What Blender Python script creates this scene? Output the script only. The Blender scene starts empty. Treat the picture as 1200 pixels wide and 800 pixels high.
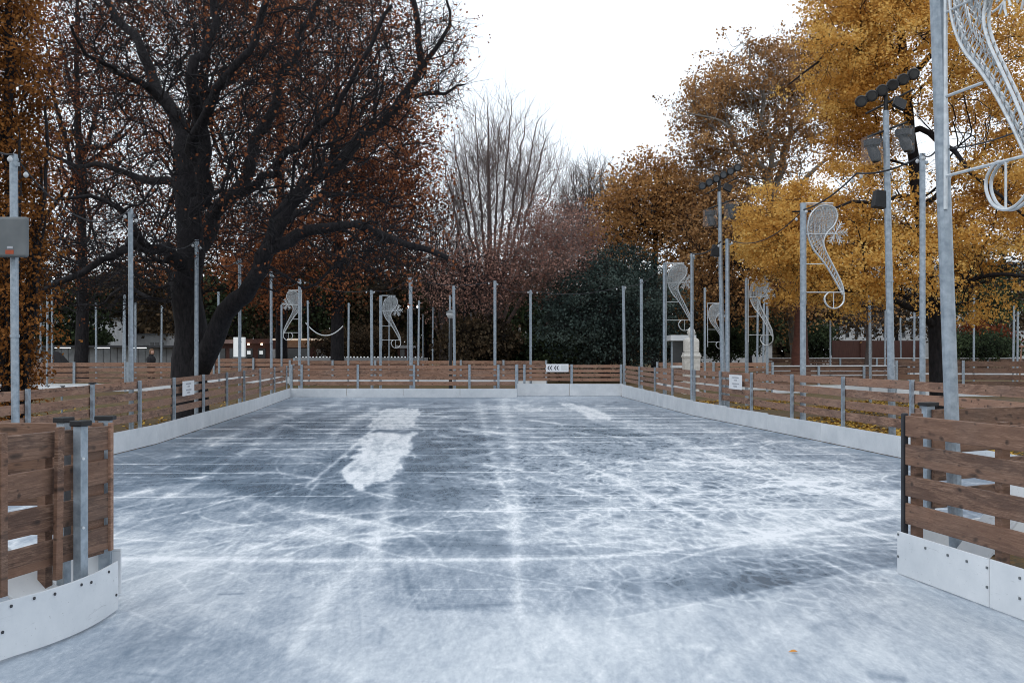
import bpy, math, random
import numpy as np
from mathutils import Vector, Matrix
random.seed(7); RNG = np.random.default_rng(7)
S = bpy.context.scene
C = S.collection
R = math.radians
F = 1100.0; HZ = 415.0; CH = 1.7          # focal length in photo pixels, horizon row, eye height

# ------------------------------------------------------------------ camera
cam = bpy.data.cameras.new('camera'); camo = bpy.data.objects.new('camera', cam); C.objects.link(camo)
camo.location = (0, 0, CH); camo.rotation_euler = (R(90), 0, 0)
cam.sensor_width = 36; cam.lens = 36 * F / 1200; cam.shift_y = 0.0125
cam.clip_start = 0.05; cam.clip_end = 3000
S.camera = camo
# ------------------------------------------------------------------ sky (overcast) and weak sun
w = bpy.data.worlds.new('World'); S.world = w; w.use_nodes = True
nt = w.node_tree; nt.nodes.clear()
sky = nt.nodes.new('ShaderNodeTexSky'); sky.sky_type = 'NISHITA'; sky.sun_disc = False
sky.sun_elevation = R(38); sky.sun_rotation = R(35)
mul = nt.nodes.new('ShaderNodeVectorMath'); mul.operation = 'SCALE'; mul.inputs['Scale'].default_value = 0.9
nt.links.new(sky.outputs[0], mul.inputs[0])
mx = nt.nodes.new('ShaderNodeMix'); mx.data_type = 'RGBA'; mx.inputs['Factor'].default_value = 0.90
mx.inputs['B'].default_value = (9.9, 10.5, 11.2, 1)       # cloud layer
nt.links.new(mul.outputs[0], mx.inputs['A'])
bg = nt.nodes.new('ShaderNodeBackground'); bg.inputs['Strength'].default_value = 0.115
wo = nt.nodes.new('ShaderNodeOutputWorld')
nt.links.new(mx.outputs['Result'], bg.inputs['Color']); nt.links.new(bg.outputs[0], wo.inputs['Surface'])
sl = bpy.data.lights.new('sun', 'SUN'); sl.energy = 0.6; sl.angle = R(25); sl.color = (1, .97, .93)
so = bpy.data.objects.new('sun', sl); C.objects.link(so); so.rotation_euler = (R(48), 0, R(-35)); so.location = (0, 0, 40)
S.view_settings.view_transform = 'Standard'; S.view_settings.look = 'None'
S.view_settings.exposure = 0.0; S.view_settings.gamma = 1.0
S.view_settings.use_curve_mapping = False
S.render.engine = 'CYCLES'
S.cycles.filter_width = 1.0; S.cycles.max_bounces = 5; S.cycles.diffuse_bounces = 2; S.cycles.glossy_bounces = 2; S.cycles.transmission_bounces = 4; S.cycles.transparent_max_bounces = 8

# ------------------------------------------------------------------ helpers
def P(px, py, d): return Vector(((px - 600) / F * d, d, CH + (HZ - py) / F * d))
def GX(px, d): return (px - 600) / F * d
def gz(d): return min(.5, max(0.0, (d - 38) * .02))

def smooth(a, b, x):
    t = np.clip((x - a) / (b - a), 0, 1); return t * t * (3 - 2 * t)

class NB:
    """small node helper"""
    def __init__(s, name, rough=.6, metal=0.0, spec=.5):
        s.m = bpy.data.materials.new(name); s.m.use_nodes = True; s.t = s.m.node_tree
        s.b = s.t.nodes['Principled BSDF']; s.out = s.t.nodes['Material Output']
        s.b.inputs['Roughness'].default_value = rough; s.b.inputs['Metallic'].default_value = metal
        s.b.inputs['Specular IOR Level'].default_value = spec
    def n(s, ty, **kw):
        q = s.t.nodes.new(ty)
        for k, v in kw.items():
            if hasattr(q, k): setattr(q, k, v)
            else: q.inputs[k.replace('_', ' ')].default_value = v
        return q
    def l(s, a, b): s.t.links.new(a, b)
    def coords(s, scale=(1, 1, 1), kind='Object', rand=False):
        tc = s.n('ShaderNodeTexCoord'); mp = s.n('ShaderNodeMapping'); mp.inputs['Scale'].default_value = scale
        s.l(tc.outputs[kind], mp.inputs['Vector'])
        if rand:
            oi = s.n('ShaderNodeObjectInfo'); m2 = s.n('ShaderNodeMath', operation='MULTIPLY'); m2.inputs[1].default_value = 57.0
            s.l(oi.outputs['Random'], m2.inputs[0])
            cb = s.n('ShaderNodeCombineXYZ'); s.l(m2.outputs[0], cb.inputs[0]); s.l(m2.outputs[0], cb.inputs[1])
            s.l(cb.outputs[0], mp.inputs['Location'])
        return mp.outputs['Vector']
    def noise(s, vec, scale=5, detail=4, rough=.55, dist=0):
        q = s.n('ShaderNodeTexNoise'); q.inputs['Scale'].default_value = scale; q.inputs['Detail'].default_value = detail
        q.inputs['Roughness'].default_value = rough; q.inputs['Distortion'].default_value = dist
        if vec is not None: s.l(vec, q.inputs['Vector'])
        return q.outputs['Fac']
    def ramp(s, fac, stops):
        q = s.n('ShaderNodeValToRGB'); e = q.color_ramp.elements
        while len(e) < len(stops): e.new(.5)
        for i, (p, c) in enumerate(stops):
            e[i].position = p; e[i].color = (*c, 1) if len(c) == 3 else c
        s.l(fac, q.inputs['Fac']); return q.outputs['Color']
    def math(s, op, a, b=None, c=None, clamp=False):
        q = s.n('ShaderNodeMath', operation=op); q.use_clamp = clamp
        for i, v in enumerate((a, b, c)):
            if v is None: continue
            if isinstance(v, (int, float)): q.inputs[i].default_value = v
            else: s.l(v, q.inputs[i])
        return q.outputs[0]
    def mix(s, f, a, b, blend='MIX'):
        q = s.n('ShaderNodeMix', data_type='RGBA', blend_type=blend)
        for k, v in (('Factor', f), ('A', a), ('B', b)):
            if isinstance(v, (int, float)): q.inputs[k].default_value = v
            elif isinstance(v, tuple): q.inputs[k].default_value = (*v, 1)
            else: s.l(v, q.inputs[k])
        return q.outputs['Result']
    def color(s, o): s.l(o, s.b.inputs['Base Color'])
    def bump(s, h, strength=.3, dist=.01):
        q = s.n('ShaderNodeBump'); q.inputs['Strength'].default_value = strength; q.inputs['Distance'].default_value = dist
        s.l(h, q.inputs['Height']); s.l(q.outputs[0], s.b.inputs['Normal'])

def simple(name, c1, c2, scale=6, rough=.6, metal=0, spec=.4, stretch=(1, 1, 1)):
    a = NB(name, rough, metal, spec); f = a.noise(a.coords(stretch, rand=True), scale, 3, .6)
    a.color(a.ramp(f, [(.3, c1), (.7, c2)])); return a.m

def wood_mat(name, tone=1.0, red=0.0):
    a = NB(name, .62, 0, .35)
    v = a.coords((1, 1, 1), rand=True)
    # grain runs along local X
    mp = a.n('ShaderNodeMapping'); mp.inputs['Scale'].default_value = (1.3, 6, 26); a.l(v, mp.inputs['Vector'])
    g = a.noise(mp.outputs[0], 3.6, 7, .72, 1.6)
    mp2 = a.n('ShaderNodeMapping'); mp2.inputs['Scale'].default_value = (.9, 1, 4.2); a.l(v, mp2.inputs['Vector'])
    big = a.noise(mp2.outputs[0], 2.3, 5, .62, 1.6)
    sx = a.n('ShaderNodeSeparateXYZ'); a.l(v, sx.inputs[0])
    nz = a.noise(v, 3, 2); 
    xx_ = a.math('ADD', sx.outputs[0], a.math('MULTIPLY', nz, .5))
    def knots(fx, fz, k):
        cb = a.n('ShaderNodeCombineXYZ'); a.l(a.math('MULTIPLY', xx_, fx), cb.inputs[0]); a.l(a.math('MULTIPLY', sx.outputs[2], fz), cb.inputs[1])
        q = a.n('ShaderNodeTexVoronoi', voronoi_dimensions='2D'); q.inputs['Scale'].default_value = 1; a.l(cb.outputs[0], q.inputs['Vector'])
        return a.math('SUBTRACT', 1.0, a.math('MULTIPLY', q.outputs['Distance'], k), clamp=True)
    km = a.ramp(a.noise(v, 2.1, 3), [(.38, (0, 0, 0)), (.50, (1, 1, 1))]); km2 = a.ramp(a.noise(v, 4.1, 2), [(.48, (0, 0, 0)), (.6, (1, 1, 1))])
    knot = a.math('MULTIPLY', knots(3.3, 6.0, 8.0), km); spk = a.math('MULTIPLY', knots(7.5, 15, 5.2), km2)
    # every board its own tone
    oi_ = a.n('ShaderNodeObjectInfo'); wn = a.n('ShaderNodeTexWhiteNoise', noise_dimensions='2D'); cb2 = a.n('ShaderNodeCombineXYZ')
    a.l(a.math('FLOOR', a.math('MULTIPLY', sx.outputs[2], 4.4)), cb2.inputs[0]); a.l(a.math('MULTIPLY', oi_.outputs['Random'], 91.0), cb2.inputs[1]); a.l(cb2.outputs[0], wn.inputs['Vector'])
    t = tone
    c = a.ramp(g, [(.38, (.075*t, .038*t, .026*t)), (.5, (.235*t, .135*t, .092*t)), (.62, (.42*t, .27*t, .195*t))])
    c = a.mix(a.ramp(big, [(.44, (0, 0, 0)), (.60, (.75, .75, .75))]), c, (.085*t, .047*t, .036*t))
    c = a.mix(a.math('MULTIPLY', wn.outputs['Value'], .62), c, (.34*t, .185*t, .12*t))
    c = a.mix(a.math('MULTIPLY', a.math('POWER', knot, .6), .97), c, (.022, .013, .010))
    c = a.mix(a.math('MULTIPLY', spk, .85), c, (.03, .018, .014))
    # grey weathering
    wg = a.noise(v, 1.1, 4)
    c = a.mix(a.ramp(wg, [(.45, (0, 0, 0)), (.8, (.45, .45, .45))]), c, (.24*t, .18*t, .15*t))
    a.color(c); a.bump(g, .6, .006)
    return a.m

def leaf_mat(name, dark, mid, light, trans=.35):
    a = NB(name, .75, 0, .15)
    at = a.n('ShaderNodeAttribute', attribute_name='tint', attribute_type='GEOMETRY')
    c = a.ramp(at.outputs['Fac'], [(0, dark), (.5, mid), (1, light)])
    tr = a.n('ShaderNodeBsdfTranslucent'); a.l(c, tr.inputs['Color'])
    ms = a.n('ShaderNodeMixShader'); ms.inputs[0].default_value = trans
    df = a.n('ShaderNodeBsdfDiffuse'); a.l(c, df.inputs['Color']); a.t.nodes.remove(a.b)
    a.l(df.outputs[0], ms.inputs[1]); a.l(tr.outputs[0], ms.inputs[2]); a.l(ms.outputs[0], a.out.inputs['Surface'])
    return a.m

def emit(name, col, st):
    a = NB(name); a.b.inputs['Emission Color'].default_value = (*col, 1); a.b.inputs['Emission Strength'].default_value = st
    a.b.inputs['Base Color'].default_value = (.8, .8, .8, 1); return a.m

M = {}
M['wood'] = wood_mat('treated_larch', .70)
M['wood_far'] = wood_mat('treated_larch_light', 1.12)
M['galv'] = simple('galvanised_steel', (.23, .28, .33), (.40, .46, .52), 14, .48, .45)
M['galv_lt'] = simple('galvanised_ornament_tube', (.46, .50, .53), (.68, .72, .75), 20, .4, .4)
M['black'] = simple('black_plastic', (.007, .008, .010), (.018, .019, .022), 9, .5)
M['dark'] = simple('dark_paint', (.02, .022, .028), (.045, .047, .055), 3, .6)
M['white'] = simple('white_polyethylene', (.62, .66, .71), (.74, .77, .81), 2.5, .42)
M['paper'] = simple('paper_sheet', (.74, .76, .80), (.80, .82, .85), 8, .7)
M['ink'] = simple('grey_print', (.30, .32, .37), (.42, .44, .48), 30, .7)
M['stone'] = simple('pale_limestone', (.50, .49, .46), (.70, .69, .66), 7, .8)
M['greywall'] = simple('grey_wall_panel', (.16, .17, .18), (.24, .25, .26), 2, .7)
M['whitewall'] = simple('white_render', (.38, .40, .42), (.52, .54, .56), 1.5, .8)
M['redwall'] = simple('dark_red_timber', (.05, .018, .014), (.10, .035, .025), 5, .6, stretch=(6, 6, .5))
M['rustfence'] = simple('red_brown_boarding', (.045, .017, .013), (.085, .034, .025), 6, .7, stretch=(7, 7, .3))
M['glass'] = simple('dark_glass', (.02, .025, .03), (.05, .055, .06), 1, .12, 0, .6)
M['milk'] = emit('lit_white_panel', (.85, .95, 1), .4)
M['warm'] = emit('warm_lamp', (1, .75, .5), 6)
M['warmband'] = emit('warm_lit_fascia', (1, .75, .5), .35)
M['tube'] = emit('fluorescent_tube', (.85, .95, 1), 2.2)
M['flood'] = emit('floodlight_face', (.9, .96, 1), 14)
M['bulb'] = simple('unlit_bulb', (.5, .53, .55), (.62, .65, .68), 5, .3)
M['cable'] = simple('dark_cable', (.02, .022, .026), (.04, .042, .05), 9, .6)
M['greybox'] = simple('grey_painted_metal', (.10, .115, .125), (.14, .155, .165), 3, .5)
M['lens'] = simple('lamp_lens', (.02, .022, .026), (.06, .065, .07), 3, .1, 0, .8)
M['orange'] = simple('red_sticker', (.30, .05, .02), (.38, .08, .03), 9, .5)
M['bark_dark'] = simple('oak_bark', (.009, .009, .011), (.030, .028, .031), 9, .9, 0, .2, (2, 2, .5))
M['bark_mid'] = simple('grey_brown_bark', (.055, .046, .044), (.12, .10, .095), 7, .9, 0, .2, (2, 2, .5))
M['bark_pale'] = simple('plane_bark', (.13, .12, .11), (.30, .28, .25), 1.6, .85, 0, .2)
M['bark_pink'] = simple('reddish_twig_bark', (.13, .10, .095), (.23, .18, .17), 5, .9, 0, .2)
M['skin'] = simple('skin', (.45, .27, .2), (.5, .31, .24), 5, .6)
M['hair'] = simple('brown_hair', (.10, .05, .025), (.18, .09, .045), 30, .6)
M['coat'] = simple('black_coat', (.008, .008, .010), (.02, .02, .024), 6, .85)
a = NB('clear_cover', .1, 0, .5); a.b.inputs['Base Color'].default_value = (.6, .65, .7, 1); a.b.inputs['Alpha'].default_value = .09; M['clear'] = a.m
a = NB('white_polyethylene', .42, 0, .4); v = a.coords((1, 1, 1), rand=True); vw = a.coords((1, 1, 1))
base = a.ramp(a.noise(v, 2.2, 6, .65), [(.3, (.56, .60, .64)), (.7, (.72, .75, .78))])
mp = a.n('ShaderNodeMapping'); mp.inputs['Scale'].default_value = (3, 3, 22); mp.inputs['Rotation'].default_value = (.25, .2, 0); a.l(v, mp.inputs['Vector'])
scf = a.ramp(a.noise(mp.outputs[0], 1.6, 6, .7, .8), [(.62, (0, 0, 0)), (.72, (.5, .5, .5))]); spt = a.ramp(a.noise(v, 42, 4, .7), [(.66, (0, 0, 0)), (.72, (.7, .7, .7))])
a.color(a.mix(spt, a.mix(scf, base, (.30, .33, .36)), (.16, .17, .18))); a.bump(a.noise(v, 3, 3), .15, .01); M['white'] = a.m

class MB:
    def __init__(s): s.v = []; s.f = []
    def box(s, c, size, rz=0, rx=0, ry=0):
        m = Matrix.Rotation(rz, 3, 'Z') @ Matrix.Rotation(ry, 3, 'Y') @ Matrix.Rotation(rx, 3, 'X')
        c = Vector(c); k = len(s.v); h = [q / 2 for q in size]
        for x in (-1, 1):
            for y in (-1, 1):
                for z in (-1, 1): s.v.append(c + m @ Vector((x * h[0], y * h[1], z * h[2])))
        s.f += [tuple(k + i for i in q) for q in ((0, 1, 3, 2), (4, 6, 7, 5), (0, 4, 5, 1), (2, 3, 7, 6), (0, 2, 6, 4), (1, 5, 7, 3))]
        return s
    def tube(s, pts, r, n=6, cap=True, flat=1.0):
        pts = [Vector(p) for p in pts]; rs = r if isinstance(r, (list, tuple)) else [r] * len(pts)
        k = len(s.v); up = Vector((0, 0, 1)); prev = None
        for i, p in enumerate(pts):
            t = (pts[min(i + 1, len(pts) - 1)] - pts[max(i - 1, 0)])
            if t.length < 1e-9: t = Vector((0, 0, 1))
            t.normalize()
            if prev is None:
                a = t.cross(Vector((0, 0, 1)) if abs(t.z) < .9 else Vector((1, 0, 0)))
            else: a = prev - t * prev.dot(t)
            a.normalize(); prev = a; b = t.cross(a)
            for j in range(n):
                an = 2 * math.pi * j / n
                s.v.append(p + (a * math.cos(an) + b * math.sin(an) * flat) * rs[i])
        for i in range(len(pts) - 1):
            for j in range(n):
                j2 = (j + 1) % n
                s.f.append((k + i * n + j, k + i * n + j2, k + (i + 1) * n + j2, k + (i + 1) * n + j))
        if cap:
            s.f.append(tuple(k + j for j in range(n))[::-1]); q = k + (len(pts) - 1) * n
            s.f.append(tuple(q + j for j in range(n)))
        return s
    def lathe(s, prof, c=(0, 0, 0), n=16):
        k = len(s.v); c = Vector(c)
        for r, z in prof:
            for j in range(n):
                an = 2 * math.pi * j / n; s.v.append(c + Vector((r * math.cos(an), r * math.sin(an), z)))
        for i in range(len(prof) - 1):
            for j in range(n):
                j2 = (j + 1) % n; s.f.append((k + i * n + j, k + i * n + j2, k + (i + 1) * n + j2, k + (i + 1) * n + j))
        s.f.append(tuple(k + j for j in range(n))[::-1]); q = k + (len(prof) - 1) * n; s.f.append(tuple(q + j for j in range(n)))
        return s
    def build(s, name, mat, parent=None, loc=None, rz=0, bev=0, sm=False, local=False):
        """world-space verts by default; stored relative to the parent's origin"""
        me = bpy.data.meshes.new(name)
        o = bpy.data.objects.new(name, me)
        off = Vector((0, 0, 0))
        if parent is not None and not local: off = worldloc(parent)
        if parent is None and loc is not None and not local: off = Vector(loc)
        me.from_pydata([v - off for v in s.v], [], s.f); me.materials.append(mat)
        if sm: me.polygons.foreach_set('use_smooth', [True] * len(me.polygons))
        C.objects.link(o)
        if parent is not None: o.parent = parent
        if loc is not None: o.location = loc
        if rz: o.rotation_euler = (0, 0, rz)
        if bev:
            b = o.modifiers.new('bevel', 'BEVEL'); b.width = bev; b.segments = 2; b.limit_method = 'ANGLE'
        return o

def worldloc(o):
    v = Vector(o.location)
    while o.parent is not None: o = o.parent; v += Vector(o.location)
    return v
def tag(o, label=None, cat=None, group=None, kind=None):
    if label: o['label'] = label
    if cat: o['category'] = cat
    if group: o['group'] = group
    if kind: o['kind'] = kind
    return o
def empty(name, loc, label, cat, group=None, rz=0):
    o = bpy.data.objects.new(name, None); C.objects.link(o); o.location = loc; o.rotation_euler = (0, 0, rz)
    o.empty_display_size = .3
    return tag(o, label, cat, group)
def copy_tree(o, parent=None):
    c = o.copy(); C.objects.link(c); c.parent = parent
    for ch in [x for x in o.children]: copy_tree(ch, c)
    return c

def npmesh(name, V, Fq, mat, parent=None, tint=None, sm=False, origin=(0, 0, 0)):
    me = bpy.data.meshes.new(name); V = np.asarray(V, np.float32) - np.asarray(origin, np.float32)
    Fq = np.asarray(Fq, np.int32); nf, k = Fq.shape
    me.vertices.add(len(V)); me.vertices.foreach_set('co', V.ravel())
    me.loops.add(nf * k); me.loops.foreach_set('vertex_index', Fq.ravel())
    me.polygons.add(nf); me.polygons.foreach_set('loop_start', np.arange(0, nf * k, k, dtype=np.int32))
    me.polygons.foreach_set('loop_total', np.full(nf, k, np.int32))
    if sm: me.polygons.foreach_set('use_smooth', np.ones(nf, bool))
    me.update(calc_edges=True)
    if tint is not None:
        at = me.attributes.new('tint', 'FLOAT', 'FACE'); at.data.foreach_set('value', np.asarray(tint, np.float32))
    me.materials.append(mat)
    o = bpy.data.objects.new(name, me); C.objects.link(o)
    if parent is not None: o.parent = parent
    else: o.location = origin
    return o

# ------------------------------------------------------------------ noise in numpy
def vnoise(x, y, seed=0):
    xi = np.floor(x).astype(np.int64); yi = np.floor(y).astype(np.int64); fx = x - xi; fy = y - yi
    def h(a, b):
        q = (a * 374761393 + b * 668265263 + seed * 1442695041) & 0xffffffff
        q = ((q ^ (q >> 13)) * 1274126177) & 0xffffffff
        return ((q ^ (q >> 16)) & 0xffff) / 65535.0
    fx = fx * fx * (3 - 2 * fx); fy = fy * fy * (3 - 2 * fy)
    return (h(xi, yi) * (1 - fx) + h(xi + 1, yi) * fx) * (1 - fy) + (h(xi, yi + 1) * (1 - fx) + h(xi + 1, yi + 1) * fx) * fy
def fbm(x, y, o=4, seed=0):
    r = 0; a = .5; t = 0
    for i in range(o): r = r + a * vnoise(x * 2 ** i, y * 2 ** i, seed + i); t += a; a *= .55
    return r / t

# ------------------------------------------------------------------ ground
def ground():
    xs = np.concatenate([np.linspace(-1500, -60, 12), np.linspace(-50, 50, 41), np.linspace(60, 1500, 12)])
    ys = np.concatenate([np.linspace(-300, -10, 6), np.linspace(0, 100, 101), np.linspace(110, 2500, 30)])
    X, Y = np.meshgrid(xs, ys); Z = np.clip((Y - 38) * .02, 0, .5) - .012
    V = np.stack([X, Y, Z], -1).reshape(-1, 3); nx = len(xs); ny = len(ys)
    i = np.arange(nx * ny).reshape(ny, nx)
    Fq = np.stack([i[:-1, :-1], i[:-1, 1:], i[1:, 1:], i[1:, :-1]], -1).reshape(-1, 4)
    a = NB('park_ground', .95, 0, .2); v = a.coords()
    f = a.noise(v, .35, 5); g = a.noise(v, 14, 6, .7)
    c = a.ramp(f, [(.35, (.055, .062, .028)), (.55, (.10, .075, .045)), (.75, (.075, .07, .065))])
    c2 = a.ramp(g, [(.45, (0, 0, 0)), (.62, (1, 1, 1))])
    a.color(a.mix(a.math('MULTIPLY', c2, .6), c, (.24, .13, .045))); a.bump(g, .6, .03)
    o = npmesh('ground', V, Fq, a.m, sm=True); tag(o, kind='structure'); return o
ground()

# ------------------------------------------------------------------ ice
LEFT = [(GX(340, 36.9), 36.9), (GX(300, 28.3), 28.3), (GX(184, 17.8), 17.8), (GX(132, 15.85), 15.85), (-6.78, 12.4), (-6.85, 6.2)]
RIGHT = [(GX(729, 37.6), 37.6), (GX(812, 26), 26.0), (GX(900, 20.9), 20.9), (GX(962, 18.3), 18.3), (GX(1052, 15.45), 15.45), (6.75, 12.0), (6.95, 9.6)]
def interp(poly, Y):
    ys = np.array([p[1] for p in poly][::-1]); xs = np.array([p[0] for p in poly][::-1]); return np.interp(Y, ys, xs)
def hit(px, poly):
    k = (px - 600) / F
    for (x0, y0), (x1, y1) in zip(poly, poly[1:]):
        a = x0 - k * y0; b = x1 - k * y1
        if a * b <= 0 and a != b:
            t = a / (a - b); return (x0 + (x1 - x0) * t, y0 + (y1 - y0) * t)
    (x0, y0), (x1, y1) = poly[0], poly[-1]
    raise ValueError(px)

def ice_mask():
    H0 = 440; Wd, Hh = 1300, 560                      # photo px x from -50, y from 440
    xx, yy = np.meshgrid(np.arange(Wd) - 50.0, np.arange(Hh) + float(H0))
    D = F * CH / np.maximum(yy - HZ, 5); X = (xx - 600) / F * D
    n1 = fbm(X * .55 + 3, D * .28, 4, 3); n2 = fbm(X * 1.8, D * .7, 4, 11); n3 = fbm(X * 5, D * 2.4, 3, 23)
    eline = np.interp(xx, [-60, 130, 300, 480, 720, 1012, 1100, 1300], [600, 628, 668, 713, 723, 668, 660, 640]) + (n2 - .5) * 3
    inner = smooth(3, -3, yy - eline) * smooth(150, 520, xx) + smooth(30, -45, yy - eline) * (1 - smooth(150, 520, xx)); brk = .62 + .38 * inner
    s = np.where(True, .64 + (n1 - .5) * .28 + (n2 - .5) * .14, 0) * (1 - inner) + inner * (.31 + .05 * smooth(560, 640, yy) + .20 * smooth(850, 650, xx) * smooth(648, 662, yy) * (.6 + .8 * n2))
    s = s + ((n1 - .5) * .40 + (n2 - .5) * .22) * (.25 + .75 * inner)
    def blob(cx, cy, rx, ry, amp, rot=0, p=1.0):
        nonlocal s
        c, q = math.cos(R(rot)), math.sin(R(rot)); dx = xx - cx + (n2 - .5) * rx * .9; dy = yy - cy + (n3 - .5) * ry * 1.0
        u = (dx * c + dy * q) / rx; v = (-dx * q + dy * c) / ry
        s = s + amp * np.exp(-(u * u + v * v) ** p)
    def stroke(pts, wd, amp, soft=1.0, wob=1.0, tex=0.35):
        nonlocal s
        best = np.full(xx.shape, 1e9)
        ys0 = min(p[1] for p in pts) - wd * 4; ys1 = max(p[1] for p in pts) + wd * 4
        r0 = int(max(0, ys0 - H0)); r1 = int(min(Hh, ys1 - H0))
        x0 = int(max(0, min(p[0] for p in pts) - wd * 5 + 50)); x1 = int(min(Wd, max(p[0] for p in pts) + wd * 5 + 50))
        if r1 <= r0 or x1 <= x0: return
        sx = xx[r0:r1, x0:x1] + (n3[r0:r1, x0:x1] - .5) * wd * 1.6 * wob; sy = yy[r0:r1, x0:x1] + (n2[r0:r1, x0:x1] - .5) * wd * 1.2 * wob
        b = np.full(sx.shape, 1e9)
        for (ax, ay), (bx, by) in zip(pts, pts[1:]):
            vx, vy = bx - ax, by - ay; t = np.clip(((sx - ax) * vx + (sy - ay) * vy) / (vx * vx + vy * vy + 1e-9), 0, 1)
            b = np.minimum(b, np.hypot(sx - ax - t * vx, (sy - ay - t * vy)))
        s[r0:r1, x0:x1] += amp * np.exp(-(b / wd) ** 2 * soft) * (1 - tex + tex * 2 * n3[r0:r1, x0:x1])
    # dark clear areas
    for b in [(250, 548, 130, 26, -.26), (330, 500, 120, 14, -.18), (545, 520, 60, 36, -.24), (545, 632, 70, 13, -.34),
              (520, 575, 60, 12, -.22), (740, 508, 110, 15, -.20), (640, 590, 40, 12, -.18), 
              (430, 590, 60, 10, -.15), (310, 575, 70, 8, -.2), (200, 770, 130, 30, -.10), (330, 610, 60, 6, -.15), (480, 608, 40, 7, -.2),
              (850, 684, 130, 13, -.30), (930, 672, 60, 7, -.12), (560, 708, 70, 6, -.07), (640, 560, 30, 10, -.12), (700, 535, 80, 12, -.12), (460, 550, 60, 10, -.12)]:
        blob(*b)
    # bright areas
    for b in [(250, 625, 170, 20, .10), (820, 628, 260, 22, .13), (1000, 590, 110, 34, .18), (400, 650, 250, 10, .08),
              (200, 500, 90, 10, .12), (650, 465, 160, 8, .22), (400, 464, 100, 5, .22), (900, 560, 160, 26, .10), (980, 520, 120, 12, .08),
              (200, 580, 60, 9, .20), (700, 740, 180, 24, .08), (620, 480, 60, 12, .14), (800, 760, 250, 30, .05)]:
        blob(*b)
    for q_ in ((620, 625, 420, 18, .12), (300, 600, 200, 22, .12), (900, 600, 200, 16, .10)): blob(*q_)
    st = [([(130, 585), (190, 572), (260, 576), (330, 596), (450, 618), (600, 634), (800, 636), (950, 618), (1060, 578)], 4.5, .18),
          ([(140, 655), (330, 656), (520, 656), (700, 653), (860, 636), (1055, 604)], 2.4, .36),
          ([(590, 468), (600, 520), (606, 600), (604, 660), (612, 720)], 6, .18), ([(596, 560), (604, 640), (606, 700)], 13, .12), ([(560, 470), (585, 560), (600, 600)], 4, .2),
          ([(470, 540), (455, 580), (446, 620), (438, 665)], 9, .30), ([(438, 630), (400, 680), (340, 760)], 9, .12),
          ([(140, 610), (240, 560), (330, 500), (420, 476)], 4, .22), ([(250, 520), (300, 497), (350, 480)], 5, .28),
          ([(360, 568), (395, 540), (440, 500)], 1.8, .4), ([(390, 508), (440, 480)], 4, .3), ([(300, 500), (400, 470)], 3, .22),
          ([(735, 498), (800, 520), (900, 556), (1045, 590)], 4, .24), ([(690, 490), (840, 506), (1000, 535)], 3.5, .2),
          ([(640, 520), (720, 560), (800, 600), (900, 640)], 3, .24), ([(600, 640), (700, 600), (860, 570), (1040, 556)], 3, .24),
          ([(660, 530), (760, 545), (900, 540), (1020, 548)], 3, .18), ([(620, 560), (700, 580), (850, 585), (1000, 570)], 3, .2),
          ([(620, 700), (660, 740), (700, 790)], 7, .10), ([(520, 760), (540, 700)], 6, .08), ([(200, 700), (330, 745), (420, 790)], 8, .09),
          ([(130, 700), (300, 640), (420, 610)], 5, .14), ([(140, 730), (240, 690), (330, 640)], 4, .1), ([(820, 800), (900, 740), (1050, 700)], 8, .06),
          ([(900, 800), (1000, 740)], 10, -.07), ([(720, 725), (860, 699), (1008, 668)], .9, .10)]
    for pts, wd, amp in st: stroke(pts, wd, amp)
    for pts, wd, amp in [([(474, 655), (481, 690), (490, 712)], 2.2, -.2), ([(490, 713), (620, 706)], 2.5, -.14), ([(255, 696), (285, 695)], 1.0, -.25),
                         ([(340, 700), (352, 699)], .9, -.2), ([(975, 712), (990, 722)], 4, -.2), ([(955, 735), (975, 730)], 4, -.14), ([(640, 668), (650, 667)], 2, -.3),
                         ([(1020, 790), (1060, 797)], 4, -.2)]:
        stroke(pts, wd, amp)
    # hundreds of thin skate cuts drawn in ground coordinates
    rr = random.Random(5)
    for i in range(760):
        cx, cy = rr.uniform(-6.5, 6.2), 1 / rr.uniform(1 / 34, 1 / 7.2); rad = rr.choice((rr.uniform(1.2, 4), rr.uniform(4, 22)))
        a0 = rr.uniform(0, 6.28); ln = rr.uniform(.6, 4.5); da = min(1.2, ln / rad) * rr.choice((-1, 1))
        if rr.random() < .5: a0 = rr.choice((0, math.pi)) + rr.uniform(-.45, .45)
        pts = []
        for k in range(7):
            an = a0 + da * k / 6; x = cx + rad * (math.cos(an) - math.cos(a0)); y = cy + rad * (math.sin(an) - math.sin(a0))
            if y < 6.6: continue
            pts.append((600 + F * x / y, HZ + F * CH / y))
        if len(pts) > 2: stroke(pts, rr.choice((.55, .7, .9, 1.3)), rr.choice((.08, .12, .18, .26, -.10)), 1, .15, .9)
    for i in range(26):                        # a few soft scuffs on the entrance ice
        x, y = rr.uniform(120, 1060), rr.uniform(700, 800); stroke([(x, y), (x + rr.uniform(-60, 60), y + rr.uniform(-22, 22))], rr.uniform(1, 4), rr.choice((.07, .1, -.08)), 1, 1, .9)
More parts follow.
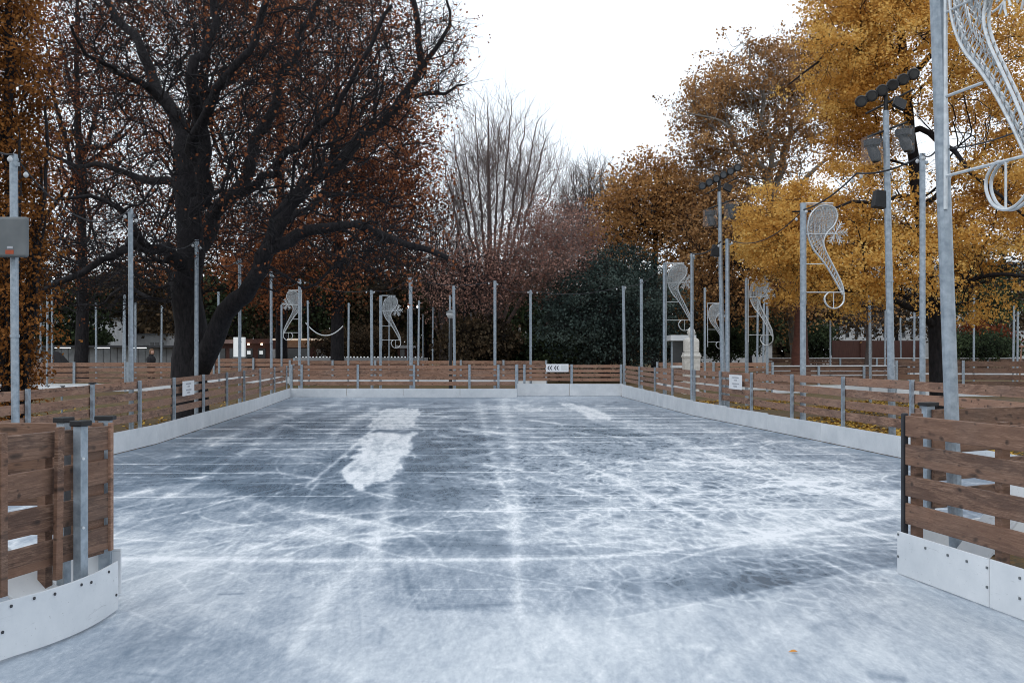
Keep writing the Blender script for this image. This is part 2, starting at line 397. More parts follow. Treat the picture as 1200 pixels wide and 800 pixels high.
    # loose snow strips with crisp edges
    def poly(pts, amp):
        nonlocal s
        n4 = fbm(X * 14, D * 5, 3, 91); sx = xx + (n3 - .5) * 12 + (n2 - .5) * 10 + (n4 - .5) * 14; sy = yy + (n3 - .5) * 6 + (n4 - .5) * 5; ins = np.zeros(xx.shape, bool)
        for (ax, ay), (bx, by) in zip(pts, pts[1:] + pts[:1]):
            if ay == by: continue
            c = ((ay > sy) != (by > sy)) & (sx < (bx - ax) * (sy - ay) / (by - ay) + ax); ins ^= c
        m = ins.astype(float)
        for _ in range(2): m = (m + np.roll(m, 1, 1) + np.roll(m, -1, 1) + np.roll(m, 1, 0) + np.roll(m, -1, 0)) / 5
        tx = fbm(X * 9 + D * .6, D * .9 - X * .2, 4, 77); m = np.clip(m * 1.25 - smooth(.62, .38, tx) * .45 * (m < 1.5), 0, 1)
        s = s * (1 - m) + np.maximum(s, amp - .06 + (n3 - .5) * .3 + (tx - .5) * .5) * m
    poly([(447, 479), (494, 478), (488, 502), (430, 503)], .95)
    poly([(432, 509), (486, 506), (480, 522), (466, 548), (452, 562), (416, 574), (399, 556), (402, 546)], .95)
    poly([(652, 471), (676, 474), (724, 488), (716, 491), (690, 489)], .98)
    net = np.exp(-(((xx - 800) / 290) ** 2 + ((yy - 560) / 85) ** 2) ** 1.5) + .9 * np.exp(-(((xx - 830) / 200) ** 2 + ((yy - 685) / 32) ** 2) ** 1.5) + .35 * np.exp(-(((xx - 300) / 200) ** 2 + ((yy - 520) / 60) ** 2))
    s = np.where(s > .8, .8 + (s - .8) * .5, s)
    return np.clip(s, 0, 1.0), np.clip(net, 0, 1), brk, H0

def ice():
    s, net, brk, H0 = ice_mask()
    NX, NY = 620, 1150
    Y = np.concatenate([[0.3, 1.5, 3.0], 1 / np.linspace(1 / 4.6, 1 / 38.6, NY - 3)])
    yl = np.where(Y < 6.42, -3.1, interp(LEFT, Y)); yr = np.where(Y < 7.6, 3.45, interp(RIGHT, Y))
    yr = np.where((Y >= 7.6) & (Y < 9.6), 3.45 + (Y - 7.6) * 1.75, yr)
    U = np.linspace(0, 1, NX)
    X = yl[:, None] * (1 - U) + yr[:, None] * U; YY = np.repeat(Y[:, None], NX, 1)
    px = 600 + F * X / YY; py = HZ + F * CH / YY
    def samp(im):
        u = np.clip(px + 50, 0, im.shape[1] - 1.01); v = np.clip(py - H0, 0, im.shape[0] - 1.01)
        ui = u.astype(int); vi = v.astype(int); fu = u - ui; fv = v - vi
        return (im[vi, ui] * (1 - fu) + im[vi, ui + 1] * fu) * (1 - fv) + (im[vi + 1, ui] * (1 - fu) + im[vi + 1, ui + 1] * fu) * fv
    sv = samp(s); nv = samp(net); bv = samp(brk)
    for k in range(27):                       # frost lines over the cooling pipes, across the rink
        y0 = 6.75 + 1.13 * k; sel = np.where(np.abs(Y - y0) < .9)[0]
        if len(sel) == 0: continue
        a0, a1 = sel[0], sel[-1] + 1; Xs = X[a0:a1]; Ys = YY[a0:a1]
        yl_ = y0 + .03 * (Xs + 2) + .07 * (fbm(Xs * .8 + k * 9, Xs * 0, 3, 5) - .5); wd = np.maximum(.014, Ys ** 2 / 1870 * .42)
        m = smooth(.30, .62, vnoise(Xs * .9 + k * 3.3, Xs * 0 + k, 9)) * (.6 + .8 * fbm(Xs * 9 + k, Xs * 0, 2, 19))
        sv[a0:a1] += np.exp(-((Ys - yl_) / wd) ** 2) * (.10 + .40 * m) * (1 if k > 1 else .4) * smooth(38, 26, Ys) * np.clip(1.35 - sv[a0:a1] * 1.1, .1, 1)
    V = np.stack([X, YY, np.zeros_like(X)], -1).reshape(-1, 3)
    i = np.arange(NX * NY).reshape(NY, NX)
    Fq = np.stack([i[:-1, :-1], i[:-1, 1:], i[1:, 1:], i[1:, :-1]], -1).reshape(-1, 4)
    a = NB('rink_ice', .3, 0, .5)
    fr = a.n('ShaderNodeAttribute', attribute_name='frost', attribute_type='GEOMETRY').outputs['Fac']
    ne = a.n('ShaderNodeAttribute', attribute_name='net', attribute_type='GEOMETRY').outputs['Fac']
    v = a.coords()
    vl = a.coords((1, .36, 1)); vm = a.coords((1, .5, 1))
    wv = a.n('ShaderNodeTexNoise'); wv.inputs['Scale'].default_value = 1.3; wv.inputs['Detail'].default_value = 3; a.l(v, wv.inputs['Vector'])
    ws = a.n('ShaderNodeVectorMath', operation='MULTIPLY_ADD'); a.l(wv.outputs['Color'], ws.inputs[0]); ws.inputs[1].default_value = (.45, .6, 0); a.l(v, ws.inputs[2])
    def cells(sx, sy, rot):
        mp = a.n('ShaderNodeMapping'); mp.inputs['Scale'].default_value = (sx, sy, 1); mp.inputs['Rotation'].default_value = (0, 0, R(rot)); a.l(ws.outputs[0], mp.inputs['Vector'])
        vo = a.n('ShaderNodeTexVoronoi', feature='DISTANCE_TO_EDGE'); vo.inputs['Scale'].default_value = 1; a.l(mp.outputs[0], vo.inputs['Vector'])
        return a.math('SUBTRACT', 1.0, a.math('MULTIPLY', vo.outputs['Distance'], 5.5), clamp=True)
    c1 = cells(5.6, 3.0, 25); c2 = cells(2.6, 1.3, -20)
    cc = a.math('MAXIMUM', c1, a.math('MULTIPLY', c2, .9))
    netv = a.math('MULTIPLY', a.math('SUBTRACT', cc, .38), a.math('MULTIPLY', ne, .44))
    # fine scratches and granular frost
    def streak(rot, sc):
        mr = a.n('ShaderNodeMapping'); mr.inputs['Rotation'].default_value = (0, 0, R(rot)); a.l(v, mr.inputs['Vector'])
        mp = a.n('ShaderNodeMapping'); mp.inputs['Scale'].default_value = sc; a.l(mr.outputs[0], mp.inputs['Vector'])
        return a.noise(mp.outputs[0], 1, 3, .6, .6)
    s1 = streak(-62, (.5, 11, 1)); s2 = streak(80, (.4, 16, 1)); s3 = streak(-84, (.5, 24, 1))
    fine = a.noise(vm, 24, 4, .75); mid = a.noise(vl, 3.4, 4, .65, .7); grain = a.noise(v, 130, 1, .7)
    # patchy frost: the macro amount is broken up by clumpy crystals and drifts
    cl = a.noise(vl, 5.5, 6, .76, 1.0); cl2 = a.noise(vm, 34, 4, .8)
    brk = a.math('ADD', a.math('MULTIPLY', a.math('SUBTRACT', cl, .5), 1.15), a.math('MULTIPLY', a.math('SUBTRACT', cl2, .5), .55))
    bk = a.n('ShaderNodeAttribute', attribute_name='broken', attribute_type='GEOMETRY').outputs['Fac']; brk = a.math('MULTIPLY', brk, bk)
    t = a.math('ADD', a.math('ADD', fr, netv), a.math('MULTIPLY', brk, a.math('ADD', a.math('MULTIPLY', fr, .55), .22)))
    for q, amp in ((s1, .20), (s2, .30), (s3, .26), (fine, .62), (mid, .42), (grain, .40)):
        t = a.math('ADD', t, a.math('MULTIPLY', a.math('MULTIPLY', a.math('SUBTRACT', q, .5), amp), a.math('ADD', a.math('MULTIPLY', bk, .6), .4)))
    # tiny bright crumbs of snow
    v3 = a.n('ShaderNodeTexVoronoi'); v3.inputs['Scale'].default_value = 34; a.l(v, v3.inputs['Vector'])
    cr3 = a.math('MULTIPLY', a.math('SUBTRACT', 1.0, a.math('MULTIPLY', v3.outputs['Distance'], 6), clamp=True), a.math('MULTIPLY', a.math('SUBTRACT', cl, .5, clamp=True), 2.6)); t = a.math('ADD', t, cr3)
    vc = a.n('ShaderNodeTexVoronoi'); vc.inputs['Scale'].default_value = 9; a.l(v, vc.inputs['Vector'])
    crumb = a.math('SUBTRACT', 1.0, a.math('MULTIPLY', vc.outputs['Distance'], 9), clamp=True)
    t = a.math('ADD', t, a.math('MULTIPLY', crumb, a.math('MULTIPLY', a.math('SUBTRACT', mid, .5, clamp=True), 1.6)), clamp=True)
    a.color(a.ramp(t, [(0, (.085, .138, .198)), (.28, (.148, .208, .282)), (.55, (.328, .388, .462)), (.8, (.56, .61, .66)), (1, (.76, .79, .83))]))
    rg = a.n('ShaderNodeMapRange'); a.l(t, rg.inputs[0]); rg.inputs[3].default_value = .22; rg.inputs[4].default_value = .75; a.l(rg.outputs[0], a.b.inputs['Roughness'])
    a.bump(a.math('ADD', fine, t), .12, .01)
    o = npmesh('ice', V, Fq, a.m, sm=True)
    for nm, arr in (('frost', sv), ('net', nv), ('broken', bv)):
        at = o.data.attributes.new(nm, 'FLOAT', 'POINT'); at.data.foreach_set('value', arr.ravel().astype(np.float32))
    tag(o, kind='structure')
ice()

# ------------------------------------------------------------------ fences
def bay_panel(p0, p1, h0, h1, k0, k1, mat, parent, nplank=4, th=.032, ext=0.0, jit=.006, ratio=.69, gap0=.05):
    p0 = Vector((*p0, 0)); p1 = Vector((*p1, 0)); L = (p1 - p0).length; an = math.atan2(p1.y - p0.y, p1.x - p0.x)
    mb = MB(); rr = random.Random(int(p0.x * 1000) ^ int(p1.y * 977))
    for i in range(nplank):
        def zz(h, k): st = (h - k - gap0) / nplank; return k + gap0 + st * i, st
        (z0, s0), (z1, s1) = zz(h0, k0), zz(h1, k1)
        j = rr.uniform(-jit, jit); tilt = rr.uniform(-jit, jit); nseg = 6; bow = rr.uniform(-.006, .006); ph = s0 * (1 - ratio)
        k = len(mb.v)
        for q in range(nseg + 1):
            u = q / nseg; x = -ext + (L + 2 * ext) * u; b = bow * math.sin(math.pi * u) + tilt * (u - .5)
            za = z0 + (z1 - z0) * u + ph + j + b; zb = za + s0 * ratio
            for y in (-th / 2, th / 2):
                mb.v.append(Vector((x, y, za))); mb.v.append(Vector((x, y, zb)))
        for q in range(nseg):
            a = k + q * 4; b = a + 4
            mb.f += [(a, b, b + 1, a + 1), (a + 2, a + 3, b + 3, b + 2), (a + 1, b + 1, b + 3, a + 3), (a, a + 2, b + 2, b)]
        a = k + nseg * 4; mb.f += [(k, k + 1, k + 3, k + 2), (a, a + 2, a + 3, a + 1)]
    me_loc = p0 - worldloc(parent)
    o = mb.build('plank_panel', mat, parent, loc=me_loc, rz=an, local=True, bev=.004 if L < 4 and (p0.y < 20) else 0)
    return o

def rink_fence(label, poly, post_pts, hf, kf, inward, mat, wid=.08, cap=None, group='plank fences round the rink', kick=True, kth=.02):
    """poly: line of the kick board foot; posts stand .07 m outside it; planks behind the posts"""
    base = Vector((post_pts[0][0], post_pts[0][1], 0))
    t = empty('rink_fence', base, label, 'fence', group)
    n = len(post_pts); mid = [Vector((*p, 0)) for p in post_pts]
    nrm = []
    for i in range(n):
        d = (mid[min(i + 1, n - 1)] - mid[max(i - 1, 0)]).normalized(); nv = Vector((-d.y, d.x, 0)) * inward; nrm.append((d, nv))
    for i, p in enumerate(mid):
        d, nv = nrm[i]; h = hf(i / (n - 1)); q = p - nv * (.045 + wid / 2 * .5)
        mb = MB().box((q.x, q.y, (h + .02) / 2), (wid * .8, .05, h + .02), rz=math.atan2(d.y, d.x))
        po = mb.build('post', M['galv'], t)
        if cap and i in cap:
            MB().box((q.x, q.y, h + .035), (wid * 1.25, .09, .03), rz=math.atan2(d.y, d.x)).build('post_cap', M['black'], po, bev=.005)
    for i in range(n - 1):
        a = mid[i] - nrm[i][1] * .12; b = mid[i + 1] - nrm[i + 1][1] * .12
        u0, u1 = i / (n - 1), (i + 1) / (n - 1)
        bay_panel((a.x, a.y), (b.x, b.y), hf(u0), hf(u1), kf(u0), kf(u1), mat, t)
    if kick:
        for (x0, y0), (x1, y1) in zip(poly, poly[1:]):
            A = Vector((x0, y0, 0)); B = Vector((x1, y1, 0)); L = (B - A).length; m = max(1, round(L / 2.4)); d = (B - A).normalized()
            tot = sum((Vector((*q1, 0)) - Vector((*q0, 0))).length for q0, q1 in zip(poly, poly[1:]))
            for k in range(m):
                c0 = A + d * (L * k / m + .006); c1 = A + d * (L * (k + 1) / m - .006)
                u = ((c0 + c1) / 2 - Vector((*poly[0], 0))).length / tot; kh = kf(min(1, u)) - .01
                cc = (c0 + c1) / 2
                b = MB().box((cc.x, cc.y, kh / 2 + .012), ((c1 - c0).length, kth, kh), rz=math.atan2(d.y, d.x) + random.uniform(-.003, .003)).build('kick_board', M['white'], t, bev=.004)
    return t

LP = [hit(p, LEFT) for p in (338, 324, 307.5, 289, 269, 242, 208, 168, 113, 38)] + [(-6.8, 9.3), (-6.85, 7.6), (-6.85, 6.3)]
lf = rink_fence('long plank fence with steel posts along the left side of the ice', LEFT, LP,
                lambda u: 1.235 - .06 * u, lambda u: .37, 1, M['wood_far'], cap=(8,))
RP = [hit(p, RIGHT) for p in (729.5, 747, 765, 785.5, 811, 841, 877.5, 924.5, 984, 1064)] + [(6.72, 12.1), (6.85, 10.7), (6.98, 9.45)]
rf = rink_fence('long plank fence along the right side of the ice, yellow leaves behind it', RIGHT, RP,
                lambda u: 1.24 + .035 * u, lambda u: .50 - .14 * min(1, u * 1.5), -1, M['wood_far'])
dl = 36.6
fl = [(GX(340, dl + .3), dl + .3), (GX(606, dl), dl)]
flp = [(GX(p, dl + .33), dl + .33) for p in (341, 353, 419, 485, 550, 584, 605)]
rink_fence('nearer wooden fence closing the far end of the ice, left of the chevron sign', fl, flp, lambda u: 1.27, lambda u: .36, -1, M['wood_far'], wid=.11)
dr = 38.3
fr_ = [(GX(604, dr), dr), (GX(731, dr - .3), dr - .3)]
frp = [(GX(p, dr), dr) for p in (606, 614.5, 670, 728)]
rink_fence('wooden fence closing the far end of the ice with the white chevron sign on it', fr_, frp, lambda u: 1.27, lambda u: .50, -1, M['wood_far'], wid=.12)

# front walls beside the entrance
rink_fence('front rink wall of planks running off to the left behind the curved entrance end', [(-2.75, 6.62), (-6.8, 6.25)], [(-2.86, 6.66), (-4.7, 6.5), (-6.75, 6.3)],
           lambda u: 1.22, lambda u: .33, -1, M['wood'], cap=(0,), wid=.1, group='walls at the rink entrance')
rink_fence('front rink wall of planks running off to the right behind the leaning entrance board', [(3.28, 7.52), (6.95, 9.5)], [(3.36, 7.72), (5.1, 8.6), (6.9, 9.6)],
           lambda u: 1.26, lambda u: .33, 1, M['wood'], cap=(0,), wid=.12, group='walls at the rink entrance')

def entrance_wall(label, line, hs, khs, batten=None, post=None, side=1, rel=None):
    t = empty('entrance_wall', (line[-1][0], line[-1][1], 0), label, 'fence', 'walls at the rink entrance')
    return t
# ---- left curved end
L3 = [(-3.05, 4.55), (-2.90, 4.9), (-2.80, 5.2), (-2.70, 5.42), (-2.63, 5.66), (-2.60, 5.92), (-2.605, 6.21)]
t = empty('entrance_wall', (-2.7, 5.6, 0), 'curved plank wall end with white rounded kick board at the left edge, wooden batten on it', 'fence', 'walls at the rink entrance')
def curved_board(pts, z0f, z1f, th, name, mat, par, sub=6, bev=.003):
    dense = []
    for i in range(len(pts) - 1):
        p0 = Vector(pts[max(i - 1, 0)]); p1 = Vector(pts[i]); p2 = Vector(pts[i + 1]); p3 = Vector(pts[min(i + 2, len(pts) - 1)])
        for k in range(sub):
            u = k / sub
            dense.append(.5 * ((2 * p1) + (-p0 + p2) * u + (2 * p0 - 5 * p1 + 4 * p2 - p3) * u * u + (-p0 + 3 * p1 - 3 * p2 + p3) * u ** 3))
    dense.append(Vector(pts[-1])); n = len(dense); mb = MB()
    for i, p in enumerate(dense):
        d = (dense[min(i + 1, n - 1)] - dense[max(i - 1, 0)]).normalized(); nv = Vector((-d.y, d.x)) * th; u = i / (n - 1)
        for q in (p, p + nv):
            mb.v.append(Vector((q.x, q.y, z0f(u)))); mb.v.append(Vector((q.x, q.y, z1f(u))))
    for i in range(n - 1):
        a = i * 4; b = a + 4
        mb.f += [(a, a + 1, b + 1, b), (a + 2, b + 2, b + 3, a + 3), (a + 1, a + 3, b + 3, b + 1), (a, b, b + 2, a + 2)]
    a = (n - 1) * 4; mb.f += [(0, 2, 3, 1), (a, a + 1, a + 3, a + 2)]
    return mb.build(name, mat, par, sm=False, bev=bev), dense
kb, dn = curved_board([Vector(p) for p in L3], lambda u: .015, lambda u: .335 + .05 * smooth(.75, .45, u) * 0, .014, 'kick_board', M['white'], t, 10)
sc = MB()
for u, z in ((.30, .30), (.36, .3), (.46, .31), (.56, .3), (.78, .29), (.9, .3), (.33, .17), (.97, .12), (.31, .06), (.7, .3)):
    p = dn[int(u * (len(dn) - 1))]; sc.lathe([(.0, -.004), (.009, -.004), (.009, .004), (.0, .004)], (0, 0, 0), 8)
    for k in range(len(sc.v) - 32, len(sc.v)):
        v = sc.v[k]; sc.v[k] = Vector((p.x + .003 + v.z, p.y + v.x, z + v.y))
sc.build('bolt', M['dark'], kb)
# plank sheets of the left end: straight runs with ends
for i in range(4):
    z = 0.395 + i * .222
    p0 = Vector((-3.17, 4.4)); p1 = Vector((-2.637, 6.257))
    a = math.atan2(p1.y - p0.y, p1.x - p0.x); L = (p1 - p0).length
    mb = MB(); mb.box((L / 2, .05, z + .082 + .006 * (i % 2)), (L, .034, .158), ry=(-.012, .008, -.006, .004)[i])
    mb.build('plank', M['wood'], t, loc=Vector((p0.x, p0.y, 0)) - worldloc(t), rz=a, local=True, bev=.006)
an = math.atan2(1.76, .505)
def onl(u, off=0.0, z=0):      # along the left planks, off = towards the ice
    return Vector((-3.17 + .505 * u + off * math.sin(an), 4.4 + 1.76 * u - off * math.cos(an), z))
q = onl(.765, .01, .79); MB().box(q, (.055, .028, .93), rz=an, ry=.02).build('batten', M['wood'], t, bev=.003)
q = onl(.53, .01, .79); MB().box(q, (.05, .028, .93), rz=an).build('batten', M['wood'], t, bev=.003)
q = onl(.855, .03, .0); po = MB().box((q.x, q.y, .76), (.065, .06, .98), rz=an).build('post', M['galv'], t, bev=.004)
MB().box((q.x, q.y, 1.268), (.10, .09, .035), rz=an).build('post_cap', M['black'], po, bev=.006)
bl = MB()
for z in (1.05, .62): bl.tube([(q.x + .03, q.y - .035, z), (q.x + .042, q.y - .05, z)], .009, 8)
bl.build('bolt', M['galv_lt'], po)
q = onl(.93, -.22, 0); po = MB().box((q.x, q.y, .63), (.065, .06, 1.26), rz=an).build('post', M['galv'], t, bev=.004)
MB().box((q.x, q.y, 1.275), (.10, .09, .035), rz=an).build('post_cap', M['black'], po, bev=.006)
q = onl(.985, -.075, .80); MB().box(q, (.17, .03, .84), rz=an).build('end_board', M['wood'], t, bev=.004)
for u, o_ in ((.80, -.12), (.5, -.12)):
    q = onl(u, o_ - .03, .62); MB().box(q, (.06, .06, 1.12), rz=an).build('stud', M['wood'], t)
for (a_, b_) in (((-2.76, 6.20), (-3.02, 6.55)),):
    for i in range(4):
        A = Vector(a_); B = Vector(b_); L = (B - A).length
        MB().box((L / 2, .02, .477 + i * .222), (L, .03, .155)).build('plank', M['wood'], t, loc=Vector((A.x, A.y, 0)) - worldloc(t), rz=math.atan2(B.y - A.y, B.x - A.x), local=True, bev=.005)
q = Vector((-2.672, 6.25, .82)); MB().box(q, (.022, .045, .85), rz=0).build('edge_strip', M['wood_far'], t, bev=.004)

# ---- right entrance end
t = empty('entrance_wall', (3.1, 6.6, 0), 'straight plank wall end of four dark boards over a white kick board at the right edge', 'fence', 'walls at the rink entrance')
A = Vector((3.0, 7.28)); B = Vector((3.55, 4.65)); L = (B - A).length; an = math.atan2(B.y - A.y, B.x - A.x)
for k in range(2):
    l0 = 0 if k == 0 else 1.02; l1 = 1.01 if k == 0 else L
    MB().box(((l0 + l1) / 2, -.008 + 0, .17), (l1 - l0, .016, .325)).build('kick_board', M['white'], t, loc=Vector((A.x, A.y, 0)) - worldloc(t), rz=an, local=True, bev=.004)
bl = MB()
for x in (.02, .35, .6, .8, 1.0, 1.3, 1.55): bl.box((x, -.018, .27 if x > .05 else .31), (.016, .01, .016))
for x in (.02, 1.0, 1.3, 1.55): bl.box((x, -.018, .14), (.016, .01, .016))
bl.build('bolt', M['greybox'], t, loc=Vector((A.x, A.y, 0)) - worldloc(t), rz=an, local=True)
for i in range(4):
    z = .385 + i * .228
    MB().box((L / 2 + .03, .05, z + .082), (L, .034, .160), ry=(.004, -.006, .003, -.003)[i]).build('plank', M['wood'], t, loc=Vector((A.x, A.y, 0)) - worldloc(t), rz=an, local=True, bev=.006)
def onr(x, off, z): return Vector((A.x + math.cos(an) * x - math.sin(an) * off, A.y + math.sin(an) * x + math.cos(an) * off, z))
MB().box(onr(.0, .05, .775), (.03, .055, .94), rz=an).build('edge_strip', M['dark'], t, bev=.012)
for x in (.08, 1.0, 1.9): MB().box(onr(x, .10, .72), (.07, .06, 1.05), rz=an).build('stud', M['wood'], t)

# leaning white boards behind both ends
for x0, sgn, lab in ((-3.35, -1, 'white plastic board leaning behind the curved plank wall at the left edge'), (3.62, 1, 'white plastic board leaning behind the straight plank wall at the right edge')):
    y0 = 5.8 if sgn < 0 else 7.0
    if sgn < 0: c = Vector((-3.15, 5.75, .42)); ry = R(38)
    else: c = Vector((3.72, 6.95, .62)); ry = R(-52)
    o = MB().box((0, 0, 0), (1.15, .30, .018)).build('leaning_board', M['white'], loc=c, local=True, bev=.003)
    o.rotation_euler = (R(16) * 1, ry, R(0)); tag(o, lab, 'board', 'loose white boards')

# ------------------------------------------------------------------ signs on the fences
def notice(px, pyt, pyb, poly, inward, label, slant):
    x, y = hit(px, poly); d = Vector((poly[0][0] - poly[-1][0], poly[0][1] - poly[-1][1], 0)).normalized()
    best = None
    for (x0, y0), (x1, y1) in zip(poly, poly[1:]):
        if min(y0, y1) <= y <= max(y0, y1): best = Vector((x1 - x0, y1 - y0, 0)).normalized()
    d = best; nv = Vector((-d.y, d.x, 0)) * inward
    z1 = CH + (HZ - pyt) / F * y; z0 = CH + (HZ - pyb) / F * y; c = Vector((x, y, (z0 + z1) / 2)) - nv * .02
    an = math.atan2(d.y, d.x) + (math.pi if inward < 0 else 0)
    t = empty('notice', c, label, 'notice', 'paper notices on the rink fences', rz=an); wd = 1.0 if inward > 0 else .84
    MB().box((0, 0, 0), (wd, .006, z1 - z0)).build('paper', M['paper'], t, local=True)
    mb = MB(); rr = random.Random(3); s = 1
    for zz, ww in ((.30, .42), (.12, .2), (-.12, .46), (-.30, .22)):
        x = -ww / 2
        while x < ww / 2:
            l = rr.uniform(.03, .08); mb.box((x + l / 2, .0055 * s, zz * (z1 - z0)), (l, .003, .028)); mb.box((x + l / 2, -.0055 * s, zz * (z1 - z0)), (l, .003, .028)); x += l + .018
    mb.build('printed_lines', M['ink'], t, local=True)
notice(222, 446, 463, LEFT, 1, 'small white paper notice on the left rink fence', 0)
notice(861, 439, 456, RIGHT, -1, 'small white paper notice on the right rink fence', 0)
t = empty('chevron_sign', P(653, 431, dr - .08), 'white oblong sign with double dark left-pointing chevrons on the far fence', 'sign')
MB().box((0, 0, 0), (.92, .012, .32)).build('board', M['paper'], t, local=True)
MB().box((.29, -.008, 0), (.26, .004, .2)).build('faded_patch', simple('faded_print', (.6, .64, .66), (.68, .7, .72), 30, .7), t, local=True)
for x in (-.40, -.30, -.13, -.03):
    mb = MB()
    for s_ in (1, -1):
        k = len(mb.v)
        for (u, v) in ((0, 0), (.045, 0), (.095, .085 * s_), (.055, .085 * s_)):
            mb.v.append(Vector((x + u, -.009, v)));
        for (u, v) in ((0, 0), (.045, 0), (.095, .085 * s_), (.055, .085 * s_)):
            mb.v.append(Vector((x + u, -.0065, v)));
        mb.f += [(k, k + 1, k + 2, k + 3), (k + 7, k + 6, k + 5, k + 4)] + [(k + j, k + (j + 1) % 4, k + 4 + (j + 1) % 4, k + 4 + j) for j in range(4)]
    mb.build('chevron', M['dark'], t, local=True)

# ------------------------------------------------------------------ background fences
def bg_fence(label, x0, x1, d0, d1, h, k=.33, step=2.2, kick=True, topcap=False, planks=4, mat='wood_far'):
    A = Vector((GX(x0, d0), d0, gz(d0))); B = Vector((GX(x1, d1), d1, gz(d1))); L = (B - A).length; n = max(1, round(L / step))
    t = empty('plank_fence', (A + B) / 2, label, 'fence', 'plank fences of the ice paths in the park')
    d = (B - A) / L; an = math.atan2(d.y, d.x); zb = (A.z + B.z) / 2; loc = worldloc(t)
    for i in range(n + 1):
        p = A + d * (L * i / n); MB().box((p.x, p.y - .06, zb + h / 2), (.10, .06, h + .06), rz=an).build('post', M['galv'], t)
    for i in range(n):
        p0 = A + d * (L * i / n); mb = MB(); l = L / n
        for j in range(planks):
            st = (h - k) / planks; mb.box((l / 2, .02, k + st * (j + .6)), (l, .03, st * .78))
        mb.build('plank_panel', M[mat], t, loc=Vector((p0.x, p0.y, zb)) - loc, rz=an, local=True)
    if kick: MB().box(((A.x + B.x) / 2, (A.y + B.y) / 2 - .10, zb + k / 2), (L, .02, k), rz=an).build('kick_board', M['white'], t)
    if topcap: MB().box(((A.x + B.x) / 2, (A.y + B.y) / 2, zb + h + .03), (L, .12, .05), rz=an).build('top_rail', M['white'], t)
    return t
bg_fence('plank fence of a park ice path seen left of the dark oak trunk', -40, 212, 41, 42, 1.26)
bg_fence('plank fence in the park between the oak trunk and the left rink corner', 206, 345, 50, 48, 1.26)
bg_fence('plank fence just behind the far end of the rink, left half', 340, 640, 47, 47, 1.20)
bg_fence('plank fence behind the right rink fence near the white bust', 770, 905, 44, 42, 1.22)
bg_fence('plank fence with white top rail left of the ginkgo trunk', 905, 1064, 40, 41, 1.12, topcap=True, mat='wood')
bg_fence('plank fence behind the ginkgo trunk at the right edge', 1050, 1290, 38.5, 37, 1.42, k=.33, mat='wood')
bg_fence('second plank fence behind the white railed one, far right park', 900, 1290, 58, 56, 1.05, topcap=True, mat='wood')
# low white pad rails left
for (x0, x1, y0, y1, d0, d1, lab) in ((16, 158, 457, 451, 26, 28, 'thick white padded rail lying low behind the left rink fence'),):
    a_ = P(x0, y0, d0); b_ = P(x1, y1, d1)
    t = empty('padded_rail', (a_ + b_) / 2 * 1, lab, 'rail'); t.location.z = 0
    MB().tube([a_, (a_ + b_) / 2, b_], .055, 10).build('pad', M['white'], t, sm=True)
    for u in (.02, .38, .97):
        p = a_.lerp(b_, u); MB().tube([(p.x, p.y, 0), (p.x, p.y, p.z - .05)], .03, 8).build('foot', M['galv'], t)
    p = a_.lerp(b_, .385); MB().tube([p - Vector((.06, 0, 0)), p + Vector((.06, 0, 0))], .07, 10).build('clamp', M['dark'], t)

# ------------------------------------------------------------------ poles
def pole(px, py, d, r=.045, label='', group=None, lean=0, name='pole', h=None, gzb=None):
    x = GX(px, d); z1 = CH + (HZ - py) / F * d if h is None else h; z0 = gz(d) if d > 39 else 0
    g = group
    mb = MB(); top = Vector((x + lean, d, z1)); bot = Vector((x, d, z0))
    mb.tube([bot, bot.lerp(top, .35), top], r, 10)
    for u in (.46, .985): q = bot.lerp(top, u); mb.tube([q - Vector((0, 0, .018)), q + Vector((0, 0, .018))], r * 1.16, 10)
    q = bot.lerp(top, .97); mb.box(q + Vector((r * 1.1, -r * .4, 0)), (.05, .03, .05))
    off = bot
    o = mb.build(name, M['galv'], loc=off, sm=False); tag(o, label, 'pole', g)
    return o, top
G1 = 'steel poles standing along the left rink fence'; G2 = 'steel poles standing along the right rink fence'; G3 = 'thin steel poles far off in the park'; G4 = 'steel poles behind the far end of the rink'
tops = {}
for key, px, py, d, r, lab in (
    ('a', 18.5, 181, 11.7, .048, 'thickest near galvanised pole at the left edge with a grey box on it'),
    ('b', 154, 245, 16.2, .046, 'galvanised pole behind the left rink fence, left of the oak trunk'),
    ('c', 230, 281, 20.5, .046, 'galvanised pole directly in front of the oak trunk'),
    ('d', 281, 303, 24.3, .045, 'galvanised pole right of the oak trunk, crossing its leaning limb'),
    ('e', 318, 318, 28.2, .045, 'galvanised pole left of the far left rink corner'),
    ('f', 351, 327, 38.4, .055, 'galvanised pole right at the far left rink corner')):
    if key in 'bcde': d = hit(px, LEFT)[1] + 1.3
    o, tp = pole(px, py, d, r, lab, G1, random.uniform(-.03, .03))
    tops[key] = tp
for key, px, py, d, r, lab in (
    ('m1', 482, 325, 38.5, .075, 'stout pole with bright lamps behind the far end of the rink'),
    ('m2', 533, 335, 40, .06, 'pole just right of the black globe lamp post'),
    ('m3', 580, 329, 38.2, .06, 'pole behind the far fence in line with the bare tree'),
    ('m4', 622, 340, 39.5, .055, 'pole at the right end of the dark kiosk'),
    ('m5', 732, 335, 39.5, .06, 'left of the two close poles before the dark yew'),
    ('m6', 752, 327, 39, .06, 'right of the two close poles before the dark yew'),
    ('m7', 436, 340, 39.5, .06, 'pole left of the ornament pole behind the far fence'),):
    o, tp = pole(px, py, d, r, lab, G4, random.uniform(-.08, .02)); tops[key] = tp
